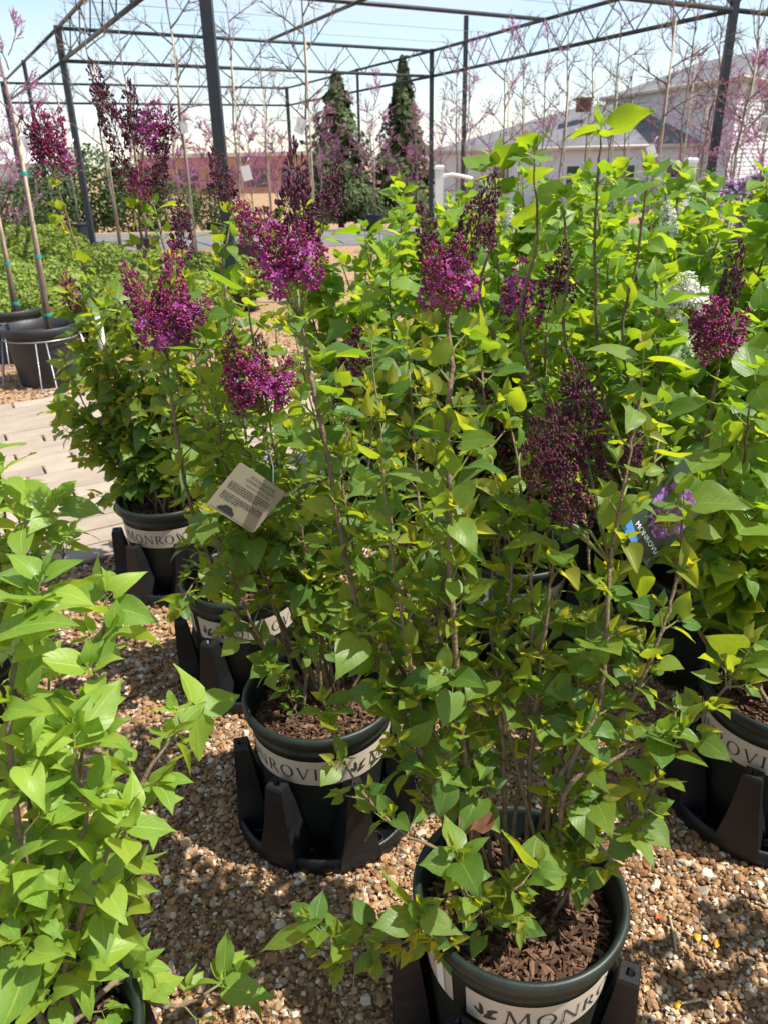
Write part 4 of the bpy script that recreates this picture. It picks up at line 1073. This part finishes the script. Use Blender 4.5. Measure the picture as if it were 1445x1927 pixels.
# beige care tag
Yt = 1.36
tl, tr_, br, bl = aty(463, 873, Yt), aty(556, 935, Yt+.03), aty(447, 1004, Yt-.05), aty(390, 940, Yt-.02)
ct, cc_ = tag_card('care_tag', [tl, tr_, br, bl], 'square beige care tag with dark print hanging from the lilac stems')
ex = (tr_-tl).normalized(); ey = (tl-bl); ey = (ey-ex*ey.dot(ex)).normalized(); ez = ex.cross(ey)
wT, hT = .112, .105
orient = Matrix((ex, ey, ez)).transposed()
def tagpt(u, v, w=0.): return orient @ Vector((u*wT, v*hT, w))
if ez.y > 0: flip = -1
else: flip = 1
m = MB()
out = [(-.5, -.46), (-.46, -.5), (.46, -.5), (.5, -.46), (.5, .46), (.46, .5), (-.46, .5), (-.5, .46)]
vs2 = [tagpt(u, v, w) for w in (-.0006, .0006) for u, v in out]
m.add(vs2, [tuple(range(7, -1, -1)), tuple(range(8, 16))]+[(i, (i+1) % 8, 8+(i+1) % 8, 8+i) for i in range(8)])
card = m.build('card', M['tagback'], ct)
ink = MB(); wz = .0011*flip
def tquad(u0, v0, u1, v1):
    ink.add([tagpt(u0, v0, wz), tagpt(u1, v0, wz), tagpt(u1, v1, wz), tagpt(u0, v1, wz)], [(0, 1, 2, 3)])
rr = random.Random(4)
for blk, (v0, n) in enumerate(((.12, 4), (-.10, 4))):
    for k in range(n):
        u = -.42; v = v0-k*.042; end = .40 if k < n-1 else rr.uniform(-.1, .3)
        while u < end:
            wl = rr.uniform(.02, .065); tquad(u, v, min(end, u+wl), v+.018); u += wl+.012
u = -.17
while u < .33:
    wl = rr.uniform(.02, .06); tquad(u, .205, min(.33, u+wl), .219); u += wl+.012
mm = []
for i in range(24):
    t = i/23; a = math.pi*t; mm.append((-.16-.17*math.cos(a)+.0, -.44+.13*math.sin(a)*(1+.2*rr.uniform(-1, 1))))
ink.add([tagpt(u, v, wz) for u, v in mm], [tuple(range(24))])
tquad(-.45, -.465, .45, -.458)
ink.build('print', M['ink'], card)
def text_mesh(s, size):
    cu = bpy.data.curves.new('t', 'FONT'); cu.body = s; cu.size = size; cu.align_x = 'CENTER'; cu.resolution_u = 2
    ob = bpy.data.objects.new('t', cu); C.objects.link(ob)
    me = bpy.data.meshes.new_from_object(ob); bpy.data.objects.remove(ob); return me
for s_, vv, sz in (('POCAHONTAS', .36, .0085), ('CANADIAN LILAC', .28, .0085)):
    me = text_mesh(s_, sz); me.materials.append(M['ink'])
    o = link('heading', me, card); b = orient.to_4x4(); p = tagpt(.08, vv, wz*1.05)
    o.matrix_local = Matrix.Translation(p) @ b @ (Matrix.Identity(4) if flip > 0 else Matrix.Rotation(math.pi, 4, 'Y'))
st = MB(); p0 = tagpt(.25, .44); a = aty(508, 850, 1.40)-ct.location
st.tube([p0, p0.lerp(a, .5)+Vector((.004, 0, .004)), a], .0012, 5); st.tube([a+Vector((.008*math.cos(t), .008*math.sin(t), 0)) for t in np.linspace(0, 6.2, 9)], .0012, 5); st.build('tie_loop', M['white'], ct)

# photo tag at the right
Yp = 1.06
A0, A1, A2, A3 = aty(1288, 866, Yp+.05), aty(1335, 948, Yp+.05), aty(1215, 1068, Yp-.03), aty(1168, 990, Yp-.03)
pt, pc = tag_card('photo_tag', [A0, A1, A2, A3], 'dark plant tag printed with a purple blossom beside the leafy green lilac')
ex = (A1-A0).normalized(); ey = (A0-A3); ly = ey.length; ey = (ey-ex*ey.dot(ex)).normalized(); ez = ex.cross(ey); sgn = 1 if ez.y < 0 else -1
o2 = Matrix((ex, ey, ez)).transposed(); lw = (A1-A0).length
def pp(u, v, w=0.): return o2 @ Vector((u*lw, v*ly, w))
m = MB(); m.add([pp(u, v, w) for w in (-.0006, .0006) for u, v in ((-.5, -.5), (.5, -.5), (.5, .5), (-.5, .5))], [(3, 2, 1, 0), (4, 5, 6, 7), (0, 1, 5, 4), (1, 2, 6, 5), (2, 3, 7, 6), (3, 0, 4, 7)])
pcard = m.build('card', M['tagdark'], pt)
m = MB(); bz = .0012*sgn
bl_ = []
for i in range(40):
    a = 2*math.pi*i/40; rr_ = 1+.12*rr.uniform(-1, 1)
    bl_.append(pp(.02+.42*math.cos(a)*rr_, .12+.36*math.sin(a)*rr_, bz))
m.add(bl_, [tuple(range(40))]); m.build('blossom_print', M['blossomprint'], pcard)
m = MB(); m.add([pp(u, v, bz) for u, v in ((-.5, -.5), (.0, -.5), (-.1, -.42), (-.5, -.36))], [(0, 1, 2, 3)]); m.build('blue_corner', M['tagblue'], pcard)
me = text_mesh('MONROVIA', .013); me.materials.append(M['white']); o = link('lettering', me, pcard)
o.matrix_local = Matrix.Translation(pp(.05, -.36, bz)) @ o2.to_4x4() @ (Matrix.Identity(4) if sgn > 0 else Matrix.Rotation(math.pi, 4, 'Y'))
m = MB(); m.tube([pp(.3, .48), pp(.4, .62), pp(.62, .55)], .0012, 5); m.build('tie_loop', M['white'], pt)
# white ribbon on lilac D
rb = MB(); pts = [aty(x, y, 2.56) for x, y in ((155, 552), (172, 572), (186, 610), (193, 650), (200, 695))]
o0 = pts[0].copy()
vs2 = []
for i, p in enumerate(pts):
    for k in (-1, 1): vs2.append(p-o0+Vector((k*.011, k*.006, .0)))
rb.add(vs2, [(2*i, 2*i+1, 2*i+3, 2*i+2) for i in range(4)], 0, True)
o = rb.build('ribbon', M['ribbon'], None, o0); tag(o, 'long white paper ribbon hanging from the bushy lilac by the path', 'ribbon')
md = o.modifiers.new('thick', 'SOLIDIFY'); md.thickness = .001

# ------------------------------------------------------------------ background nursery stock
def np_leafball(seed, n, rx, rz, ls, material, lump=.16, cone=False, droop=0.):
    r = np.random.default_rng(seed)
    d = r.normal(size=(n, 3)); d /= np.linalg.norm(d, axis=1)[:, None]
    lobes = r.normal(size=(14, 3)); lobes /= np.linalg.norm(lobes, axis=1)[:, None]
    k = 1+lump*(np.max(d @ lobes.T, axis=1)-.75)*3
    rad = k*r.uniform(.62, 1.03, n)**.6
    if cone:
        h = r.uniform(0, 1, n)**1.45; a = r.uniform(0, 6.3, n)
        rr = rx*(1-h)**.95*1.15*(.82+.24*np.sin(a*3+h*13+seed)+.18*np.sin(a*5-h*29)+.12*np.sin(a*2+h*47))*np.sqrt(r.uniform(.15, 1.1, n))+.04
        c = np.column_stack([rr*np.cos(a), rr*np.sin(a), h*rz]); d = np.column_stack([np.cos(a), np.sin(a), np.full(n, .6)])
    else:
        c = d*rad[:, None]*np.array([rx, rx, rz])
    t1 = np.cross(d, r.normal(size=(n, 3))); t1 /= np.linalg.norm(t1, axis=1)[:, None]+1e-9
    dn = d+r.normal(0, .5, (n, 3)); dn /= np.linalg.norm(dn, axis=1)[:, None]
    t1 = np.cross(dn, t1); t1 /= np.linalg.norm(t1, axis=1)[:, None]+1e-9
    t2 = np.cross(dn, t1); s = ls*r.uniform(.6, 1.3, (n, 1))
    V = np.stack([c-t1*s*.5, c+t2*s*.32, c+t1*s*.6, c-t2*s*.32], 1).reshape(-1, 3)
    F = np.arange(n*4).reshape(n, 4)
    return np_mesh('crown', V, F, material, r.uniform(0, 1, n))
def black_pot(h=.36, r=.22):
    mb = MB(); mb.lathe([(0, .0), (r*.76, .0), (r*.78, .01), (r*.94, h*.84), (r*.945, h*.86), (r*1.02, h*.87), (r*1.03, h*.98), (r*1.0, h), (r*.95, h*.985), (r*.93, h*.82)], 40)
    mb.lathe([(r*.935, h*.83), (0, h*.845)], 40, mat=1)
    return mb.mesh('pot', [M['bigpot'], M['soil']])
BPOT = black_pot(.20, .17)
BOX = [np_leafball(i, 2600, .27, .19, .045, M['box']) for i in range(4)]
k = 0
rows = [(6.7, -3.9, -1.4), (7.5, -4.6, -1.3), (8.5, -5.4, -1.4), (9.6, -6.1, -1.9), (11., -7., -3.2), (13., -8.4, -4.6), (14.6, -9.4, -5.6)]
for y, x0, x1 in rows:
    x = x0
    while x < x1:
        o = empty('boxwood_shrub', (x+R.uniform(-.06, .06), y+R.uniform(-.1, .1), 0), 'low mounded yellow green boxwood in a black pot beyond the path', 'shrub', 'boxwood shrubs in rows beyond the path', R.uniform(0, 6))
        link('pot', BPOT, o); c = link('crown', BOX[k % 4], o, (0, 0, .33)); s = R.uniform(.9, 1.25); c.scale = (s, s, s*R.uniform(.9, 1.1)); k += 1
        x += R.uniform(.50, .62)
HED = [np_leafball(20+i, 3200, .6, .8, .07, M['hedge']) for i in range(2)]
for i, (px, py, Y, s) in enumerate(((90, 330, 20, 1.), (160, 300, 21, 1.3), (240, 330, 22, 1.1), (20, 350, 18, .8), (60, 350, 24, 1.), (890, 350, 24, .8), (330, 350, 24, 1.), (400, 360, 26, .9))):
    p = aty(px, py, Y); o = empty('dark_shrub', (p.x, p.y, gz(p.y)), 'dark green rounded shrub far beyond the boxwood rows', 'shrub', 'dark shrubs at the far side', R.uniform(0, 6))
    c = link('crown', HED[i % 2], o, (0, 0, .75*s)); c.scale = (s*1.1, s*1.1, s)
    tr = MB(); tr.tube([(0, 0, 0), (.02, 0, .4), (0, .02, .9)], [.05, .04, .02], 7); tr.build('trunk', M['bark_tree'], o)
for i, (px, top, Y, rx, lb) in enumerate(((632, 140, 22, 1.3, 'dark pyramidal evergreen behind the pink redbud branches, the broader one'), (757, 112, 24, 1.05, 'slim dark pyramidal evergreen beside the steel post'))):
    p = aty(px, top, Y); o = empty('evergreen_tree', (p.x, p.y, gz(p.y)), lb, 'tree', 'pyramidal evergreens')
    link('crown', np_leafball(40+i, 6500, rx, p.z-.2-gz(p.y), .17, M['conifer'], cone=True), o, (0, 0, .25))
    tr = MB(); tr.tube([(0, 0, 0), (0, 0, p.z*.9)], [.09, .02], 7); tr.build('trunk', M['bark_tree'], o)

def branch_tree(seed, h, spread, nb, pink=0, rtrunk=.018, start=.42, twigs=5, upright=.6):
    """bare young tree: trunk, ascending limbs, twigs; pink = blossoms along the wood"""
    r = random.Random(seed); mb = MB(); tr = MB(); wood = []
    tp = [Vector((0, 0, 0))]
    for i in range(1, 7): tp.append(Vector((r.gauss(0, .015)*i**.5, r.gauss(0, .015)*i**.5, h*.92*i/6)))
    tr.tube(tp, [rtrunk*(1-.72*i/6) for i in range(7)], 7)
    def grow(p, d, ln, r0, lvl):
        pts = [p]; q = p.copy(); n = 5
        for i in range(n):
            d = (d+Vector((r.gauss(0, .17), r.gauss(0, .17), .10*upright+r.gauss(0, .08)))).normalized(); q = q+d*ln/n; pts.append(q.copy())
        mb.tube(pts, [r0*(1-.7*i/n) for i in range(n+1)], 4 if lvl else 5, 0, caps=False)
        wood.append(pts)
        if lvl < 2:
            for i in range(twigs-lvl*2):
                k = r.randrange(1, n); a = r.uniform(0, 6.3); b = rot_about(perp(d), d, a)
                grow(pts[k].copy(), (d+b*.9).normalized(), ln*r.uniform(.35, .6), r0*.5, lvl+1)
    for i in range(nb):
        t = start+(1-start)*i/(nb-.5); k = min(5, int(t*6)); p = tp[k].lerp(tp[min(6, k+1)], t*6-k)
        a = i*2.4+r.uniform(-.4, .4)
        grow(p, Vector((math.cos(a), math.sin(a), upright)).normalized(), spread*(1.15-.6*t)*r.uniform(.8, 1.2), rtrunk*.5, 0)
    V = []; n = 0
    for pts in wood:
        for i in range(len(pts)-1):
            for j in range(pink):
                c = pts[i].lerp(pts[i+1], r.random()); 
                for m_ in range(3):
                    s = r.uniform(.010, .020); e = Vector((r.gauss(0, 1), r.gauss(0, 1), r.gauss(0, 1))).normalized(); f = perp(e); g_ = e.cross(f)
                    cc = c+e*s*.6; V += [cc-f*s*.5, cc+g_*s*.5, cc+f*s*.5, cc-g_*s*.5]; n += 1
    bl = None
    if n:
        V = np.array([tuple(v) for v in V]); bl = np_mesh('blossoms', V, np.arange(n*4).reshape(n, 4), M['pink'], np.repeat(np.random.default_rng(seed).uniform(0, 1, n//3), 3))
    # buds on bare wood
    return tr.mesh('trunk', M['bark_tree']), mb.mesh('branches', M['twig']), bl
TREE = {'bare': [branch_tree(i, 3.3, .75, 12, 0, .019) for i in range(4)], 'pink': [branch_tree(30+i, 2.9, 1.0, 12, 2, .022, .18, 6, .75) for i in range(3)],
        'lush': [branch_tree(60+i, 2.7, .9, 13, 6, .024, .2, 6, .7) for i in range(2)],
        'spin': [branch_tree(50+i, 3.1, .8, 11, 1, .02, .2, 5, .8) for i in range(2)]}
TPOT = black_pot(.36, .22)
def stake(o, h, dx, ties=True, lean=0.):
    m = MB(); m.tube([(dx, -.03, .28), (dx+lean, -.03, h)], [.0105, .009], 7)
    s_ = m.build('stake', M['bamboo'], o)
    for z in (.45, .9, 1.35, 1.8, 2.3, 2.8):
        if z < h:
            x = dx+lean*(z-.28)/(h-.28)
            t = MB(); t.lathe([(.02, -.012), (.021, 0), (.02, .012)], 10, (x*.6, -.018, z)); t.build('tie', M['tie'], s_)
def yard_tree(px, py, Y, kind, i, label, group, scale=1., pot=True, st=True):
    """px,py: any point on the trunk"""
    p = aty(px, py, Y); o = empty('staked_tree' if kind == 'bare' else 'redbud_tree', (p.x, p.y, gz(p.y)), label, 'tree', group, R.uniform(-.4, .4))
    t = TREE[kind][i % len(TREE[kind])]
    if pot: link('pot', TPOT, o)
    z0 = .28 if pot else 0
    for nm, me in zip(('trunk', 'branches', 'blossoms'), t):
        if me is None: continue
        c = link(nm, me, o, (0, 0, z0)); c.scale = (scale,)*3; c.rotation_euler = (0, 0, i*1.7)
        if nm == 'blossoms': c['kind'] = 'stuff'
    if st: stake(o, 2.6*scale, .035)
    return o
LB = 'bare young staked tree with green ties standing among the nursery rows'
GB = 'bare staked trees'
for i, (px, py, Y) in enumerate(((185, 200, 11.), (348, 300, 9.5), (440, 200, 12.5), (575, 200, 9.), (1110, 200, 15.), (1245, 200, 10.5), (1180, 250, 17.), (1330, 250, 13.), (120, 260, 18.), (1060, 220, 13.), (1290, 220, 12.), (1400, 220, 11.5), (1150, 230, 12.5), (980, 250, 16.), (860, 260, 19.), (500, 260, 15.), (250, 260, 14.))):
    lb = 'bare staked tree rising out of the boxwood rows' if px < 300 else 'bare staked tree with the orange brick building behind it' if px < 600 else 'bare staked tree in front of the low house wing' if px < 1120 else 'bare staked tree in front of the two storey house wall'
    yard_tree(px, py, Y, 'bare', i, lb, GB, 1.+.06*(i % 3))
LP = 'redbud tree covered in small pink blossoms behind the lilac mass'; GP = 'pink redbud trees'
for i, (px, py, Y, sc) in enumerate(((700, 260, 19., .95), (785, 270, 21., .85), (600, 280, 20., .9), (330, 320, 22., 1.), (390, 320, 26., 1.1), (470, 320, 24., 1.), (280, 330, 25., 1.1), (520, 320, 28., 1.1), (880, 250, 14., .95), (950, 240, 12.5, .95), (1020, 250, 14.5, 1.), (1390, 250, 12., .85), (1320, 260, 15., .9), (1440, 250, 14., .95), (830, 280, 22., 1.), (1240, 270, 16., .85))):
    lb = 'bright pink redbud far off in front of the orange brick building' if px < 560 else 'pink redbud standing beside the dark pyramidal evergreens' if px < 800 else 'thinly flowered redbud in front of the grey roof of the low house wing' if px < 1100 else 'redbud with pink twigs in front of the two storey house wall'
    yard_tree(px, py, Y, 'lush' if px < 560 else 'pink' if (i < 8 or px > 1300) else 'spin', i, lb, GP, sc, True, i % 3 == 0)
# hanging white cards on the trees
for i, (px, py, Y, s_) in enumerate(((565, 218, 8.9, .10), (345, 225, 9.4, .08), (463, 308, 12., .13), (130, 283, 6.5, .06), (48, 250, 6.3, .07), (1228, 270, 10.3, .10))):
    p = aty(px, py, Y); m = MB(); a = R.uniform(-.6, .6)
    m.box((0, 0, -s_*.9), (s_, .003, s_*1.5), rot=Matrix.Rotation(R.uniform(-.5, .5), 3, 'Y')); m.tube([(0, 0, 0), (.05, .0, .08)], .003, 4)
    o = m.build('tree_tag', M['white'], None, p); tag(o, 'small white card tag tied to a bare nursery tree', 'tag', 'white tags on the bare trees')

# two staked trees in big pots with wire stands near the path
WPOT = black_pot(.43, .26)
def wire_stand(x, y, label):
    o = empty('wire_stand', (x, y, 0), label, 'wire stand', 'galvanised wire pot stands')
    m = MB(); r = .262
    m.tube([(r*math.cos(a), r*math.sin(a), .345) for a in np.linspace(0, 2*math.pi, 33)], .005, 6, caps=False); m.build('ring', M['wire'], o)
    for k in range(4):
        a = math.radians(200+90*k); da = .13
        m = MB(); f = lambda an, rr_, z: (rr_*math.cos(an), rr_*math.sin(an), z)
        m.tube([f(a-da, r+.004, .34), f(a-da*1.2, r+.06, .02), f(a-da*1.2, r+.08, .006), f(a+da*1.2, r+.08, .006), f(a+da*1.2, r+.06, .02), f(a+da, r+.004, .34)], .0045, 6); m.build('leg', M['wire'], o)
for i, (px, py, top, dx, lb) in enumerate(((72, 735, (28, 230), 0., 'tall staked tree in the big black pot beside the path edge'), (12, 690, (-20, 330), 0., 'staked tree in the big black pot just behind the one at the path edge'))):
    b = atz(px, py, 0.); c = Vector((b.x, b.y+.24, 0))
    o = empty('staked_tree', c, lb, 'tree', None); link('pot', WPOT, o)
    tp_ = aty(top[0], top[1], c.y)-c
    m = MB(); m.tube([(.06, -.03, .36), Vector((.06, -.03, .36)).lerp(tp_, .5)+Vector((.01, 0, 0)), tp_, tp_+Vector((-.03, 0, .6))], [.017, .014, .011, .006], 8); m.build('trunk', M['bark_tree'], o)
    t = TREE['pink'][i]; c2 = link('branches', t[1], o, tp_+Vector((0, 0, -.7))); c2.scale = (.42, .42, .42)
    c3 = link('blossoms', t[2], o, tp_+Vector((0, 0, -.7))); c3.scale = (.42, .42, .42); c3['kind'] = 'stuff'
    m = MB(); m.tube([(.10, -.05, .36), tp_+Vector((.02, -.03, .05))], [.0135, .011], 8); s_ = m.build('stake', M['bamboo'], o)
    for f in (.1, .38, .75):
        q = Vector((.09, -.045, .36)).lerp(tp_+Vector((.01, -.02, .05)), f); t_ = MB(); t_.lathe([(.026, -.012), (.027, 0), (.026, .012)], 10, q); t_.build('tie', M['tie'], s_)
    wire_stand(c.x, c.y, 'galvanised wire stand holding the big black pot at the edge of the path' if i == 0 else 'galvanised wire stand holding the big black pot one row behind the path')
for i, (px, py) in enumerate(((240, 640), (205, 425), (330, 560))):
    b = atz(px, py, 0.); o = empty('black_pot', (b.x, b.y, 0), 'black nursery pot half hidden behind the purple lilacs', 'pot', 'black pots behind the purple lilacs'); link('shell', TPOT, o)

# ------------------------------------------------------------------ litter on the gravel
def petal(px, py, mat_, name, label, group, s=.016):
    p = atz(px, py, .014); m = MB(); r = random.Random(int(px)); pts = []
    for i in range(9):
        a = 2*math.pi*i/9; pts.append((s*math.cos(a)*r.uniform(.35, 1.), s*.5*math.sin(a)*r.uniform(.4, 1.), r.uniform(.0, .005)))
    pts.append((0, 0, .001)); m.add(pts, [(i, (i+1) % 9, 9) for i in range(9)], 0, True)
    o = m.build(name, mat_, None, p); o.rotation_euler = (0, 0, r.uniform(0, 6)); md = o.modifiers.new('thick', 'SOLIDIFY'); md.thickness = .0008
    tag(o, label, 'petal' if name == 'fallen_petal' else 'litter', group)
for px, py in ((1312, 1765), (1348, 1780), (1276, 1893), (616, 1643), (1180, 1290), (205, 1118)):
    petal(px, py, M['petal'], 'fallen_petal', 'small yellow petal fallen on the brown gravel', 'yellow petals on the gravel')
petal(1238, 1727, M['orange'], 'plastic_scrap', 'orange red plastic scrap lying on the gravel beside the dry stick', None, .009)
for i, (a, b, lb) in enumerate((((1258, 1722), (1272, 1790), 'flat pale stick on the gravel beside the orange scrap'), ((672, 1740), (665, 1860), 'thin dry straw lying on the gravel between the pale lilac and the stand'), ((1280, 1890), (1320, 1882), 'short pale splinter beside a yellow petal'))):
    p, q = atz(*a, .016), atz(*b, .016); m = MB(); mid = (p+q)/2+Vector((.002, 0, .002))
    m.tube([p-p, mid-p, q-p], [.0026 if i != 1 else .001]*3, 5); tag(m.build('dry_stick', M['straw'], None, p), lb, 'stick')
# curled brown leaf caught in the front pot
dl = MB(); p = aty(888, 1545, .90); a_, b_, c_ = leaf_geo(1.3, .5, .3, .06, 0, 3)
me = np_mesh('dry_leaf', a_*.055, b_, M['dry'], None, True, c_); o = link('dry_leaf', me, None, p+Vector((0, 0, -.035))); o.rotation_euler = (1.2, .2, .3)
tag(o, 'curled dry brown leaf caught between the stems of the front pot', 'leaf')
